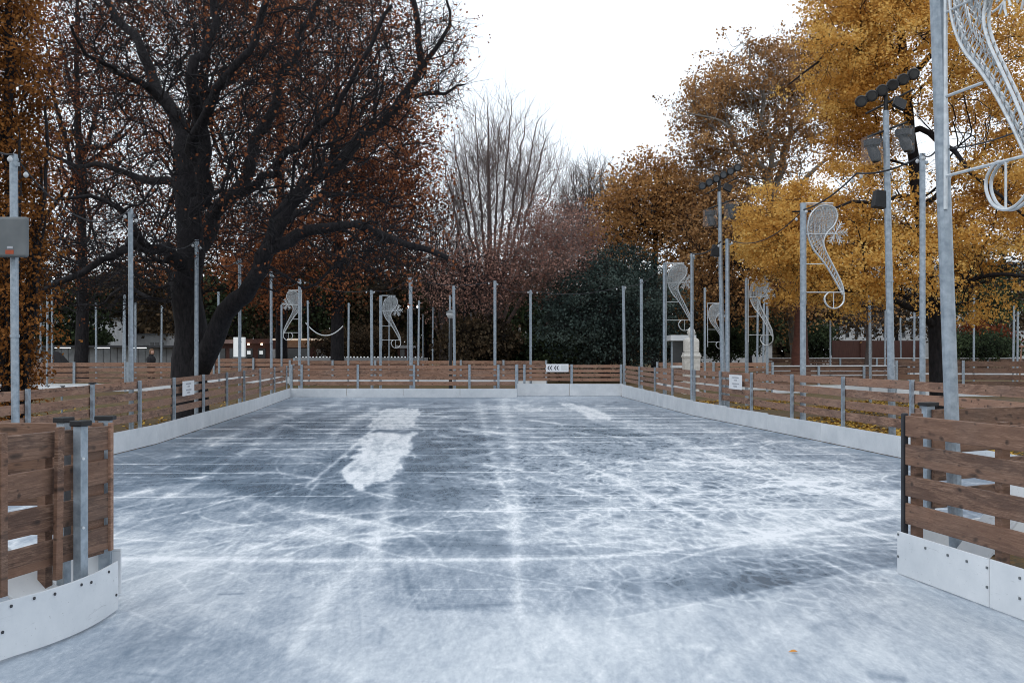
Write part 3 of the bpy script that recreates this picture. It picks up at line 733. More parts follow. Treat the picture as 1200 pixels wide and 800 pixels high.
for key, px, py, d, r, lean, lab in (
    ('r1', 1081, 180, 13.0, .047, 0, 'nearest slim galvanised pole left of the big ornament pole'),
    ('r2', 852.5, 280, 23.6, .055, 0, 'galvanised pole touching the farther spotlight mast'),
    ('r3', 811, 297, 25.6, .048, 0, 'galvanised pole rising beside the white bust'),
    ('r4', 899, 335, 36, .05, 0, 'thin galvanised pole between the farther spotlight mast and the ornament pole'),):
    if key in ('r1', 'r2'): d = hit(px, RIGHT)[1] + .9
    if key == 'r3': d = hit(px, RIGHT)[1] + .38
    o, tp = pole(px, py, d, r, lab, G2, lean); tops[key] = tp
for px, py, d, lab in (
    (47, 354, 46, 'thin pole left of the floodlight mast by the orange hedge tree'), (55, 345, 40, 'thin pole just left of the floodlight mast'),
    (113, 355, 46, 'thin pole before the grey wall with tube lights'), (144, 350, 43, 'left thin pole close beside the tall pole left of the oak'),
    (147, 345, 41, 'middle thin pole close beside the tall pole left of the oak'), (159, 353, 45, 'thin pole just right of the tall pole left of the oak'),
    (189, 358, 48, 'thin pole right of the walking person'), (257, 342, 44, 'pole in the fork between the oak trunk and its limb'),
    (330, 357, 47, 'thin pole before the booth with the lit roof'), (362, 352, 46, 'thin pole right of the leftmost horn ornament'),
    (395, 361, 52, 'thin pole left of the garland end'), (408, 355, 46, 'thin pole right of the garland end'),
    (456, 368, 52, 'short thin pole right of the second horn ornament'), (490, 352, 46, 'thin pole close right of the stout lamp pole'),
    (496, 368, 54, 'shorter thin pole right of the stout lamp pole'), (507, 360, 50, 'thin pole midway to the black globe lamp post'),
    (527, 346, 43, 'thin pole behind the globe lamp post'), (552, 366, 54, 'thin pole left of the dark brown shrub'),
    (826, 337, 39, 'thin pole with a small ornament right of the bust'), (887, 347, 43, 'thin pole behind the right horn ornament'),
    (894, 350, 46, 'thin pole right of the far right horn ornament'), (973, 375, 52, 'thin pole under the yellow crown by the ornament loop'),
    (1037, 360, 48, 'thin pole before the red-brown boarding, left one'), (1056, 372, 60, 'faint thin pole before the red-brown boarding'),
    (1071, 348, 42, 'thin pole left of the ginkgo trunk'), (1141, 345, 41, 'brownish thin pole right of the big ornament pole'),
    (1187, 358, 46, 'left thin pole near the right edge by the white house'), (1192, 365, 48, 'right thin pole near the right edge by the white house'),
    (1020, 345, 33, 'brown weathered pole left of the nearer spotlight mast')):
    pole(px, py, d, .045 if d < 44 else .05, lab, G3, random.uniform(-.06, .06))

# globe lamp post
t = empty('street_lamp', (GX(528, 41), 41, gz(41)), 'black lamp post with a pale globe behind the far fence', 'street lamp')
b = worldloc(t); MB().tube([b, b + Vector((0, 0, .8)), b + Vector((0, 0, 3.2))], [.09, .07, .05], 10).build('post', M['black'], t)
MB().lathe([(.02, 3.18), (.10, 3.22), (.19, 3.36), (.19, 3.44), (.02, 3.5)], b).build('globe', M['bulb'], t, sm=True)
MB().lathe([(.2, 3.44), (.22, 3.47), (.05, 3.58)], b).build('cap', M['greybox'], t)

# grey box on the nearest left pole
t = empty('box_sign', P(4, 278, 11.55), 'grey rounded rectangular panel fixed to the nearest left pole with a red sticker', 'panel')
o = MB().box((0, 0, 0), (.62, .07, .50)).build('panel', M['greybox'], t, local=True, bev=.035); o.modifiers[0].segments = 4
MB().box((.095, -.0375, -.185), (.10, .004, .05)).build('sticker', M['orange'], t, local=True)
MB().box((.10, -.0375, -.13), (.07, .004, .03)).build('number_plate', M['ink'], t, local=True)

# ------------------------------------------------------------------ horn ornaments
def horn_meshes():
    def q(x, y): return Vector(((x - 112) / 293., 0, (75 - y) / 293.))
    Lp = [(250, 88), (205, 100), (165, 140), (147, 190), (142, 250), (155, 310), (185, 370), (230, 425), (272, 485), (312, 552), (345, 612), (362, 645)]
    Rp = [(250, 88), (300, 97), (322, 130), (325, 170), (305, 215), (262, 262), (242, 315), (255, 372), (292, 445), (330, 520), (360, 590), (369, 645)]
    loop = [(369, 645), (367, 690), (340, 722), (305, 732), (270, 718), (250, 685), (252, 655), (275, 632), (290, 632)]
    def cr(pts, sub=6):
        out = []; v = [q(*p) for p in pts]
        for i in range(len(v) - 1):
            p0 = v[max(i - 1, 0)]; p1 = v[i]; p2 = v[i + 1]; p3 = v[min(i + 2, len(v) - 1)]
            for k in range(sub):
                u = k / sub; out.append(.5 * ((2 * p1) + (-p0 + p2) * u + (2 * p0 - 5 * p1 + 4 * p2 - p3) * u * u + (-p0 + 3 * p1 - 3 * p2 + p3) * u ** 3))
        out.append(v[-1]); return out
    L_, R_ = cr(Lp), cr(Rp); fr = MB(); dz = Vector((0, .045, 0))
    for off in (dz * 0, dz):
        fr.tube([p + off for p in L_], .0125, 6); fr.tube([p + off for p in R_ + cr(loop)[1:]], .0125, 6)
    n = len(L_); ff = MB(); rr = random.Random(2)
    def at(arr, u): f = u * (len(arr) - 1); i = min(int(f), len(arr) - 2); return arr[i].lerp(arr[i + 1], f - i)
    N = 32
    for k in range(N):                          # looping squiggles rung by rung
        u = .02 + .95 * k / N; a = at(L_, u); b = at(R_, u); c = at(L_, min(1, u + .03)); wd = (b - a).length
        m = max(4, int(wd / .035)); pts = []
        for j in range(m * 3 + 1):
            v = j / (m * 3); base = a.lerp(b, v); amp = .042 + .03 * (wd > .3)
            pts.append(base + Vector((math.cos(j * 2.1) * amp * .5, .02 + .02 * math.sin(j * 1.3), math.sin(j * 2.1) * amp)))
        ff.tube(pts, .0062, 4, cap=False)
    sn = MB(); cc = q(318, 258) + Vector((0, .02, 0))
    for k in range(6):
        an = math.pi / 3 * k; d = Vector((math.cos(an), 0, math.sin(an))); p = Vector((-math.sin(an), 0, math.cos(an)))
        sn.tube([cc, cc + d * .26], .010, 5)
        for rr_ in (.10, .17):
            for s_ in (1, -1):
                sn.tube([cc + d * rr_, cc + d * (rr_ + .05) + p * s_ * .03, cc + d * (rr_ + .09) + p * s_ * .075], .009, 5)
        for s_ in (1, -1): sn.tube([cc + d * .05 * 1 + p * s_ * 0, cc + d * .12 + p * s_ * .05, cc + d * .16 + p * s_ * .02], .008, 4)
    br = MB()
    x0 = .055
    br.tube([Vector((x0, 0, 0)), Vector((.645, 0, 0))], .013, 6); br.tube([Vector((x0, 0, -.03)), Vector((.645, 0, -.03))], .008, 6)
    br.tube([Vector((x0, 0, .012)), Vector((x0, 0, -2.15))], .016, 6)
    br.tube([Vector((x0, 0, -1.297)), q(238, 455)], .012, 6); br.tube([Vector((x0, 0, -1.90)), q(366, 632)], .012, 6)
    br.tube([Vector((x0, 0, -.66)), q(330, 268)], .010, 6); br.tube([q(303, 632), q(303, 730)], .009, 6)
    return fr, ff, sn, br
proto = None
HG = 'galvanised horn ornaments with a snowflake hung on poles'
def ornament(px, py, d, rz, label, polelabel, pr=.065, lean=0, poleh=None, scale=1.0, flip=False, base_px=None):
    global proto
    x = GX(px, d); zt = CH + (HZ - py) / F * d if poleh is None else poleh
    if polelabel:
        b = Vector((GX(base_px, d) if base_px else x, d, gz(d) if d > 39 else 0)); tp = Vector((x, d, zt))
        mb = MB().tube([b, b.lerp(tp, .5), tp], pr, 12); o = mb.build('ornament_pole', M['galv'], loc=b, sm=False)
        tag(o, polelabel, 'pole', 'stout poles carrying the horn ornaments')
    if proto is None:
        t = empty('horn_ornament', (x, d, zt), label, 'ornament', HG, rz)
        fr, ff, sn, br = horn_meshes()
        fr.build('outline_frame', M['galv_lt'], t, local=True); ff.build('scroll_filling', M['galv_lt'], t, local=True)
        sn.build('snowflake', M['galv_lt'], t, local=True); br.build('bracket', M['galv_lt'], t, local=True); proto = t
    else:
        t = copy_tree(proto); t.location = (x, d, zt); t.rotation_euler = (0, 0, rz); t['label'] = label
    t.scale = (scale * (-1 if flip else 1), scale, scale)
    return t
ornament(941, 238, 20, 0, 'horn shaped ornament hanging before the yellow ginkgo crown', 'stout pole with the horn ornament before the yellow crown')
tb = ornament(1095, 0, 7.18, R(-75), 'largest horn ornament cut by the top right corner', 'thickest galvanised pole at the right edge, rising out of the picture', pr=.052, poleh=4.95, base_px=1122)
tb.location.x = GX(1102, 7.18)
ornament(779, 308, hit(779, RIGHT)[1] + 1.5, 0, 'horn ornament above the white stone bust', 'pole with the horn ornament left of the bust', scale=1.0, pr=.065)
ornament(875, 325, 31, R(-35), 'horn ornament behind the farther spotlight mast', 'pole of the ornament right of the farther spotlight mast', pr=.06)
ornament(446, 346, 40, R(20), 'horn ornament behind the far fence, left of the lamp pole', 'pole of the ornament left of the stout lamp pole', pr=.06)
ornament(355, 340, 42, 0, 'leftmost horn ornament before the lit booth roof', None, flip=True)
ornament(828, 355, 46, 0, 'small distant horn ornament right of the bust', None)

# ------------------------------------------------------------------ spotlight masts
def mast(px, py, pxb, d, label):
    x = GX(px, d); zt = CH + (HZ - py) / F * d
    t = empty('spotlight_mast', (GX(pxb, d), d, 0), label, 'light mast', 'masts with spotlights beside the right rink fence')
    b = worldloc(t); tp = Vector((x, d, zt)); MB().tube([b, b.lerp(tp, .5), tp], [.062, .062, .052], 12).build('pole', M['galv'], t)
    MB().tube([b.lerp(tp, .5) - Vector((0, 0, .02)), b.lerp(tp, .5) + Vector((0, 0, .02))], .068, 12).build('collar', M['galv'], t)
    a0 = tp + Vector((-.45, -.02, .10)); a1 = tp + Vector((.50, .06, .60))
    MB().tube([a0, a1], .022, 8).build('cross_bar', M['black'], t)
    bar = MB().tube([a0 + Vector((.1, .02, -.15)), a1 + Vector((.02, .02, -.2))], .018, 8); bar.tube([tp - Vector((0, 0, .1)), tp + Vector((0, 0, .3))], .04, 8)
    bar.build('clamp', M['black'], t)
    for k in range(6):
        p = a0.lerp(a1, k / 5); dd = Vector((-.25, -1, -.25)).normalized()
        hd = MB().tube([p + dd * -.12 + Vector((0, 0, .06)), p + Vector((0, 0, .06)) - dd * .02, p + dd * .1 + Vector((0, 0, .06)), p + dd * .13 + Vector((0, 0, .06))], [.06, .098, .105, .09], 12)
        ho = hd.build('spotlight', M['black'], t, sm=False)
        MB().tube([p + dd * .125 + Vector((0, 0, .06)), p + dd * .134 + Vector((0, 0, .06))], .07, 12).build('lens', M['lens'], ho)
    fl = tp + Vector((.20, -.10, .10)); fo = MB().box(fl, (.22, .08, .20), rx=R(-25), ry=R(25)).build('floodlight', M['black'], t, bev=.01)
    MB().box(fl + Vector((0, -.042, -.02)), (.17, .01, .15), rx=R(-25), ry=R(25)).build('glass', M['lens'], fo)
    ar = tp + Vector((0, 0, -.42))
    MB().tube([ar + Vector((-.32, 0, -.04)), ar + Vector((.38, 0, .22))], .02, 8).build('lower_arm', M['black'], t)
    for sx, dz in ((-.25, -.10), (.30, .08)):
        c = ar + Vector((sx, -.02, dz - .12))
        hd = MB().tube([c + Vector((0, 0, .12)), c + Vector((0, 0, .02))], .14, 14); hd.tube([c + Vector((-.02, 0, .02)), c + Vector((.03, -.03, -.12)), c + Vector((.06, -.07, -.26))], [.07, .1, .075], 10)
        ho = hd.build('moving_head', M['black'], t)
        MB().tube([c + Vector((0, 0, .16)), c + Vector((0, 0, -.28))], .185, 18, cap=False).build('rain_cover', M['clear'], ho)
    MB().box(tp + Vector((-.08, .06, -1.55)), (.22, .2, .30), ry=.15).build('speaker', M['black'], t, bev=.01)
    return tp
tops['s1'] = mast(1038, 130, 1046, hit(1046, RIGHT)[1] + .9, 'nearer tall mast with a slanting row of black spotlights before the ginkgo')
tops['s2'] = mast(843, 225, 848, hit(848, RIGHT)[1] + 1.2, 'farther mast with a slanting row of black spotlights before the brown trees')

# floodlight masts left & mid
def flood(px, py, d, label, n=2, sp=.45, pole_=True):
    t = empty('floodlight_mast', (GX(px, d), d, gz(d)), label, 'light mast'); b = worldloc(t); tp = P(px, py, d)
    MB().tube([b, tp], .05, 8).build('pole', M['galv'] , t)
    MB().tube([tp + Vector((-.1, 0, -.02)), tp + Vector((sp * n + .1, 0, -.02))], .03, 6).build('arm', M['dark'], t)
    for k in range(n):
        c = tp + Vector((.1 + sp * k * 1.2, -.05, .08)); h = MB().lathe([(.05, -.06), (.12, -.02), (.12, .04), (.04, .08)], c, 12).build('lamp_head', M['dark'], t)
        MB().box(c + Vector((0, -.10, 0)), (.15, .02, .11)).build('lamp_face', M['flood'], h)
flood(61, 328, 45, 'mast with two bright floodlights beside the orange columnar tree')
flood(478, 361, 52, 'distant mast with two bright lamps behind the stout lamp pole', 2, .4)

# ------------------------------------------------------------------ string light cables
def cable(pts, sag, label, bulbs=True, r=.012, mat='cable', name='string_lights', group='light cables between the poles'):
    t = empty(name, pts[0], label, 'string lights', group); mb = MB(); allp = []
    for a_, b_, in zip(pts, pts[1:]):
        a_ = Vector(a_); b_ = Vector(b_); seg = [a_.lerp(b_, k / 14) - Vector((0, 0, sag * 4 * (k / 14) * (1 - k / 14))) for k in range(15)]
        mb.tube(seg, r, 5); allp.append(seg)
    mb.build('cable', M[mat], t)
    if bulbs:
        for seg in allp:
            for k in (1, 13):
                p = seg[k] - Vector((0, 0, .06)); MB().lathe([(.008, -.035), (.03, -.015), (.034, .01), (.012, .04)], p, 8).build('bulb', M['bulb'], t, sm=True)
cable([P(-60, 120, 9.5), tops['a']], .15, 'cable running from the nearest left pole out of the picture')
cable([tops['a'], tops['b']], .5, 'cable between the boxed pole and the pole left of the oak')
cable([tops['b'], tops['c']], .45, 'cable between the pole left of the oak and the one before its trunk')
cable([tops['c'], tops['d']], .4, 'cable crossing the oak trunk to its right')
cable([tops['d'], tops['e']], .4, 'cable under the leaning oak limb')
cable([tops['e'], tops['f']], .4, 'cable to the pole at the far left rink corner')
cable([tops['f'], tops['m7'], tops['m1'], tops['m3'], tops['m4']], .25, 'long cable behind the far end of the rink')
cable([tops['m4'], tops['m5'], P(779, 310, hit(779, RIGHT)[1] + 1.5)], .25, 'cable before the dark yew up to the ornament pole')
cable([tops['r1'] + Vector((0, 0, -.02)), P(1004, 203, 17), P(941, 246, 20)], .10, 'thick dark cable from the slim right pole to the ornament pole', r=.017)
cable([P(941, 246, 20), tops['r2']], .35, 'dark cable from the ornament pole to the farther mast')
cable([P(845, 283, 24), tops['r3']], .12, 'pale cable from the farther mast to the pole by the bust', r=.018)
cable([P(1108, 175, 7.2), P(1260, 120, 6.0)], .06, 'thin dark cable off the thickest pole to the right edge', bulbs=False, r=.006)
cable([tops['r1'], P(1108, 160, 7.3)], .10, 'cable between the slim and the thickest right pole', r=.01)
cable([P(358, 378, 46), P(402, 382, 46)], .55, 'pale sagging garland above the booth with the lit roof', bulbs=False, r=.03, mat='galv_lt', name='garland')

# ------------------------------------------------------------------ buildings far off
def bx(mb, px0, px1, py0, py1, d, depth):
    a_ = P(px0, py1, d); b_ = P(px1, py0, d); mb.box(((a_.x + b_.x) / 2, d + depth / 2, (a_.z + b_.z) / 2), (b_.x - a_.x, depth, b_.z - a_.z)); return mb
def thing_at(name, px, d, label, cat): return empty(name, (GX(px, d), d, gz(d)), label, cat)
d = 76; t = thing_at('low_building', 118, d, 'long low grey wall building with tube lights under its flat roof', 'building')
bx(MB(), 10, 218, 407, 450, d, 6).build('wall', M['greywall'], t)
bx(MB(), 4, 206, 404.5, 407, d - .8, 7).build('roof', M['dark'], t)
for x0, x1 in ((64, 82), (111, 128), (156, 171), (20, 30)): bx(MB(), x0, x1, 406.8, 407.8, d - .5, .12).build('tube_light', M['tube'], t)
mb = MB()
for k in range(24): bx(mb, 14 + k * 8.2, 14.35 + k * 8.2, 407.5, 432, d - .03, .05)
mb.build('panel_joints', M['dark'], t)
d = 86; t = thing_at('white_building', 172, d, 'white flat-roofed building above the grey wall, left of the oak', 'building')
bx(MB(), 149, 196, 392, 440, d, 8).build('wall', M['whitewall'], t); bx(MB(), 148, 197, 390.5, 392, d - .2, 8.4).build('roof', M['greybox'], t)
for k in range(3): bx(MB(), 176 + k * 6, 180 + k * 6, 401, 406, d - .04, .1).build('window', M['glass'], t)
d = 72; t = thing_at('ticket_booth', 262, d, 'low booth with a pink-grey roof edge and two small warm lamps', 'booth')
bx(MB(), 246, 326, 402, 445, d, 4).build('wall', M['redwall'], t); bx(MB(), 243, 276, 398, 402.5, d - .5, 5).build('roof', simple('pinkish_fascia', (.25, .16, .14), (.33, .22, .2), 3), t)
bx(MB(), 286, 326, 397, 402.5, d - .4, 5).build('roof', M['redwall'], t)
for x in (291, 306.5): 
    bx(MB(), x - 1, x + 1, 402.2, 404, d - .5, .1).build('lamp', M['warm'], t)
for x0, x1 in ((288, 296), (302.5, 311), (255, 264), (269, 273)):
    o = bx(MB(), x0, x1, 408, 440, d - .05, .1).build('doorway', M['glass'], t)
    if x0 > 280: bx(MB(), x0 + 1.5, x0 + 5.5, 411, 415, d - .09, .05).build('lit_sign', M['milk'], o)
d = 70; t = thing_at('light_panel', 280, d, 'tall glowing white panel left of the booths', 'light panel')
bx(MB(), 273.5, 286, 395, 418, d, .4).build('panel', M['milk'], t); bx(MB(), 272.5, 287, 418, 440, d - .1, .6).build('plinth', M['greywall'], t)
d = 66; t = thing_at('drinks_booth', 350, d, 'dark red booth with a warm lit roof edge and white serving shutters', 'booth')
bx(MB(), 319, 384, 399, 445, d, 4).build('wall', M['redwall'], t); bx(MB(), 318, 381, 396.5, 398.6, d - .6, 5).build('roof', M['warmband'], t)
bx(MB(), 336, 365, 399, 407, d - .1, .2).build('lit_fascia', simple('warm_timber', (.3, .18, .12), (.42, .28, .2), 4), t); bx(MB(), 337, 362, 408, 420, d - .06, .1).build('serving_hatch', M['glass'], t)
for x0, x1 in ((319.5, 330), (371, 382)): bx(MB(), x0, x1, 409, 419.5, d - .12, .2).build('shutter', M['whitewall'], t)
d = 58; t = thing_at('counter', 425, d, 'long low white counter with a row of small lights behind the far fence', 'counter')
bx(MB(), 345, 500, 419, 424, d, .8).build('counter_top', M['whitewall'], t); bx(MB(), 346, 499, 424, 440, d + .1, .6).build('counter_front', M['redwall'], t)
mb = MB()
for k in range(38): bx(mb, 346 + k * 4, 347.6 + k * 4, 417.6, 418.9, d + .1, .06)
mb.build('small_lights', M['milk'], t)
d = 62; t = thing_at('kiosk', 473, d, 'small kiosk with a white flat roof behind the stout lamp pole', 'kiosk')
bx(MB(), 464, 482, 404.5, 408, d - .5, 3).build('roof', M['whitewall'], t); bx(MB(), 466, 481, 408, 440, d, 2).build('wall', M['redwall'], t); bx(MB(), 469, 474, 409, 418, d - .04, .1).build('window', M['glass'], t)
d = 56; t = thing_at('carousel_kiosk', 609, d, 'dark pavilion with a brown roof and pale spiky crown left of the yew', 'pavilion')
bx(MB(), 594, 628, 403, 445, d, 3).build('body', M['dark'], t)
mb = MB(); a_ = P(592, 403, d); b_ = P(629, 403, d); zt = P(600, 393, d).z; k = 0
mb.v += [Vector((a_.x, d - .4, a_.z)), Vector((b_.x, d - .4, a_.z)), Vector((b_.x, d + 3.4, a_.z)), Vector((a_.x, d + 3.4, a_.z)), Vector((a_.x + .4, d + .7, zt)), Vector((b_.x - .4, d + .7, zt)), Vector((b_.x - .4, d + 2.3, zt)), Vector((a_.x + .4, d + 2.3, zt))]
mb.f += [(0, 1, 5, 4), (1, 2, 6, 5), (2, 3, 7, 6), (3, 0, 4, 7), (4, 5, 6, 7), (3, 2, 1, 0)]; mb.build('roof', simple('brown_roof', (.14, .07, .05), (.22, .12, .09), 4), t)
mb = MB()
for x, h in ((602, 388), (605, 390), (609, 380), (613, 390), (616, 388)):
    p = P(x, 394, d + .8); q_ = P(x, h, d + .8); mb.tube([p, p.lerp(q_, .5), q_], [.06, .09, .015], 6)
mb.build('crown_spikes', M['stone'], t)
mb = MB().tube([P(593, 402, d - .5), P(592, 398, d - .5), P(595, 392, d - .5), P(593, 386, d - .5), P(591, 382, d - .5)], .06, 6); mb.build('scroll', M['galv_lt'], t)
bx(MB(), 630, 636, 397, 403, d, .2).build('side_sign', M['paper'], t); bx(MB(), 630, 640, 406, 409, d, .5).build('side_shelf', M['whitewall'], t)
# entrance portal and bust
d = 43.5; t = thing_at('white_portal', 801, d, 'white framed glass shelter standing behind the bust', 'shelter')
bx(MB(), 786, 816, 392.5, 399, d - .3, 1.6).build('roof', M['white'], t)
for x in (787.5, 814): bx(MB(), x - .8, x + .8, 399, 447, d, .15).build('post', M['galv'], t)
bx(MB(), 788, 813.5, 399.5, 428, d + .6, .05).build('glass', M['glass'], t); bx(MB(), 787, 815, 428, 431, d - .05, .5).build('sill', M['white'], t)
d = 40; t = empty('stone_bust', (GX(810, d), d, 0), 'white stone bust on a tapered pedestal behind the right rink fence', 'statue')
b = worldloc(t); ped = MB()
def prism(mb, c, secs):
    k = len(mb.v)
    for (z, wx, wy) in secs:
        for sx, sy in ((-1, -1), (1, -1), (1, 1), (-1, 1)): mb.v.append(Vector((c.x + sx * wx / 2, c.y + sy * wy / 2, c.z + z)))
    for i in range(len(secs) - 1):
        for j in range(4): a = k + i * 4 + j; e = k + i * 4 + (j + 1) % 4; mb.f.append((a, e, e + 4, a + 4))
    mb.f.append((k + 3, k + 2, k + 1, k)); q = k + 4 * (len(secs) - 1); mb.f.append((q, q + 1, q + 2, q + 3)); return mb
prism(ped, b, [(0, .74, .7), (.12, .74, .7), (.13, .58, .55), (1.55, .68, .62), (1.58, .74, .68), (1.66, .74, .68), (1.67, .66, .6), (1.78, .64, .58)]).build('pedestal', M['stone'], t, bev=.01)
prism(MB(), b + Vector((0, 0, 1.782)), [(0, .6, .45), (.45, .62, .42), (.56, .58, .36), (.62, .34, .26)]).build('herm_shoulders', M['stone'], t, bev=.04)
hd = MB(); hc = b + Vector((0, -.02, 2.62))
prof = [(.10, -.24), (.095, -.17), (.11, -.14), (.15, -.06), (.165, .03), (.155, .10), (.10, .17), (.02, .20)]
hd.lathe(prof, hc, 14); hd.box(hc + Vector((-.02, -.165, -.01)), (.04, .06, .07), rx=.3); hd.box(hc + Vector((0, -.14, -.115)), (.14, .08, .08)); hd.build('head', M['stone'], t, sm=True)
for s_ in (-1, 1): MB().box(hc + Vector((s_ * .165, 0, -.01)), (.03, .05, .08)).build('ear', M['stone'], t)
# red-brown boarding, right
d = 62; t = thing_at('board_fence', 1028, d, 'red-brown vertical board fence under the yellow crown', 'fence')
bx(MB(), 976, 1084, 399, 447, d, .15).build('boarding', M['rustfence'], t)
for x in (976, 1009, 1046, 1083): bx(MB(), x - .5, x + .5, 398.5, 447, d - .12, .1).build('post', M['redwall'], t)
# white classic house right
d = 100; t = thing_at('white_house', 1160, d, 'white classical house front seen through the trees at the right edge', 'house')
bx(MB(), 1108, 1290, 335, 440, d, 10).build('wall', M['whitewall'], t); bx(MB(), 1105, 1293, 331, 336, d - .6, 11).build('cornice', M['stone'], t)
prism(MB(), Vector((GX(1199, d), d + 5, P(0, 331, d).z)), [(0, 17, 11), (2.5, 12, 4)]).build('roof', M['greybox'], t)
for x in (1117, 1131, 1145, 1159, 1173, 1187, 1201, 1216, 1232):
    for y0, y1 in ((343, 356), (368, 386)):
        f = bx(MB(), x - 3.6, x + 3.6, y0 - 1, y1 + 1, d - .12, .2).build('window_frame', M['stone'], t); bx(MB(), x - 2.6, x + 2.6, y0, y1, d - .2, .1).build('pane', M['glass'], f)
for x in (1124, 1138, 1152, 1166, 1180, 1194): bx(MB(), x - .9, x + .9, 337, 440, d - .35, .3).build('pilaster', M['stone'], t)
# pale distant facades seen through gaps
for px0, px1, py0, d, lab in ((40, 112, 372, 105, 'pale house front glimpsed low through the left trees'), (965, 1100, 378, 104, 'pale house front glimpsed above the red-brown boarding'), (818, 905, 402, 96, 'pale low house glimpsed right of the bust')):
    t = thing_at('distant_house', (px0 + px1) / 2, d, lab, 'house'); bx(MB(), px0, px1, py0, 440, d, 8).build('wall', M['whitewall'], t)
    bx(MB(), px0 - 1, px1 + 1, py0 - 3, py0, d - .4, 9).build('roof', M['greybox'], t); n = int((px1 - px0) / 11)
    for k in range(n):
        x = px0 + 6 + k * 11; bx(MB(), x - 2, x + 2, py0 + 6, min(py0 + 17, 412), d - .05, .1).build('window', M['glass'], t)
# dark tent left
t = empty('tent', (GX(66, 60), 60, gz(60)), 'black pitched cover standing before the grey wall, left', 'tent')
prism(MB(), worldloc(t), [(0, 1.6, 1.4), (.5, 1.5, 1.3), (1.35, .5, .3), (1.45, .15, .1)]).build('cover', M['coat'], t, bev=.03)
MB().box(worldloc(t) + Vector((0, 0, .02)), (2.0, 1.6, .04)).build('base_frame', M['dark'], t)
# wooden a-frame at right edge
t = empty('sign_stand', (GX(1199, 44), 44, gz(44)), 'pale wooden stand cut by the right edge behind the fence', 'stand'); b = worldloc(t)
for x in (-.15, .35): MB().tube([b + Vector((x - .05, 0, 0)), b + Vector((x + .08, 0, 1.95))], .04, 4).build('leg', M['wood_far'], t)
MB().box(b + Vector((.16, 0, 1.95)), (.7, .06, .08)).build('crossbar', M['wood_far'], t); MB().box(b + Vector((.1, 0, 1.2)), (.5, .05, .06)).build('crossbar', M['wood_far'], t)

# ------------------------------------------------------------------ person
def person(px, d):
    t = empty('person', (GX(px, d), d, gz(d)), 'person in a black hooded coat with light brown hair walking behind the left fences', 'person')
    J = [(0, 0, .93), (0, 0, 1.15), (.01, 0, 1.38), (.03, 0, 1.50), (.05, -.0, 1.58), (.06, 0, 1.70),
         (-.02, .09, .88), (.10, .09, .48), (.02, .09, .09), (.16, .09, .04), (0, -.09, .88), (-.06, -.09, .48), (-.20, -.09, .10), (-.08, -.09, .04),
         (0, .20, 1.40), (-.06, .24, 1.12), (.06, .22, .92), (.10, .22, .84), (0, -.20, 1.40), (.03, -.25, 1.12), (.16, -.22, .95), (.21, -.21, .88)]
    E = [(0, 1), (1, 2), (2, 3), (3, 4), (4, 5), (0, 6), (6, 7), (7, 8), (8, 9), (0, 10), (10, 11), (11, 12), (12, 13), (2, 14), (14, 15), (15, 16), (16, 17), (2, 18), (18, 19), (19, 20), (20, 21)]
    rad = [.15, .13, .15, .055, .07, .085, .09, .06, .042, .035, .09, .06, .042, .035, .06, .045, .032, .025, .06, .045, .032, .025]
    me = bpy.data.meshes.new('body'); me.from_pydata(J, E, []); o = bpy.data.objects.new('body', me); C.objects.link(o); o.parent = t
    sk = o.modifiers.new('skin', 'SKIN'); 
    for i, v in enumerate(me.skin_vertices[0].data if me.skin_vertices else []): v.radius = (rad[i], rad[i])
    if not me.skin_vertices:
        bpy.context.view_layer.objects.active = o; bpy.ops.mesh.customdata_skin_add()
        for i, v in enumerate(me.skin_vertices[0].data): v.radius = (rad[i], rad[i])
    me.skin_vertices[0].data[0].use_root = True
    sb = o.modifiers.new('sub', 'SUBSURF'); sb.levels = 1; sb.render_levels = 2; me.materials.append(M['coat'])
    MB().lathe([(.16, .75), (.19, .95), (.185, 1.15), (.215, 1.36), (.17, 1.46), (.10, 1.52), (.115, 1.56), (.07, 1.60)], (0, 0, 0), 14).build('coat', M['coat'], t, local=True, sm=True)
    MB().lathe([(.05, 1.58), (.08, 1.62), (.088, 1.68), (.08, 1.74), (.03, 1.77)], (.062, -.02, 0), 12).build('face', M['skin'], t, local=True, sm=True)
    MB().lathe([(.06, 1.55), (.10, 1.60), (.118, 1.70), (.11, 1.79), (.05, 1.85), (.01, 1.86)], (.03, .015, 0), 12).build('hair', M['hair'], t, local=True, sm=True)
    return t
person(177, 43.5)

# ------------------------------------------------------------------ trees
def crspline(pts, step=.35):
    pts = [np.array(p, float) for p in pts]; out = []
    for i in range(len(pts) - 1):
        p0 = pts[max(i - 1, 0)]; p1 = pts[i]; p2 = pts[i + 1]; p3 = pts[min(i + 2, len(pts) - 1)]
        n = max(1, int(np.linalg.norm(p2 - p1) / step))
        for k in range(n):
            u = k / n; out.append(.5 * ((2 * p1) + (-p0 + p2) * u + (2 * p0 - 5 * p1 + 4 * p2 - p3) * u * u + (-p0 + 3 * p1 - 3 * p2 + p3) * u ** 3))
    out.append(pts[-1]); return np.array(out)

def ell(cx, cy, rx, ry, d, dr, n, rng, bias=.42, zmin=None):
    v = rng.normal(size=(n, 3)); v /= np.linalg.norm(v, axis=1)[:, None]; r = rng.random(n) ** bias; v *= r[:, None]
    D = d + v[:, 2] * dr; px = cx + v[:, 0] * rx; py = cy + v[:, 1] * ry
    out = np.stack([(px - 600) / F * D, D, CH + (HZ - py) / F * D], 1)
    if zmin is not None: out = out[out[:, 2] > zmin]
    return out

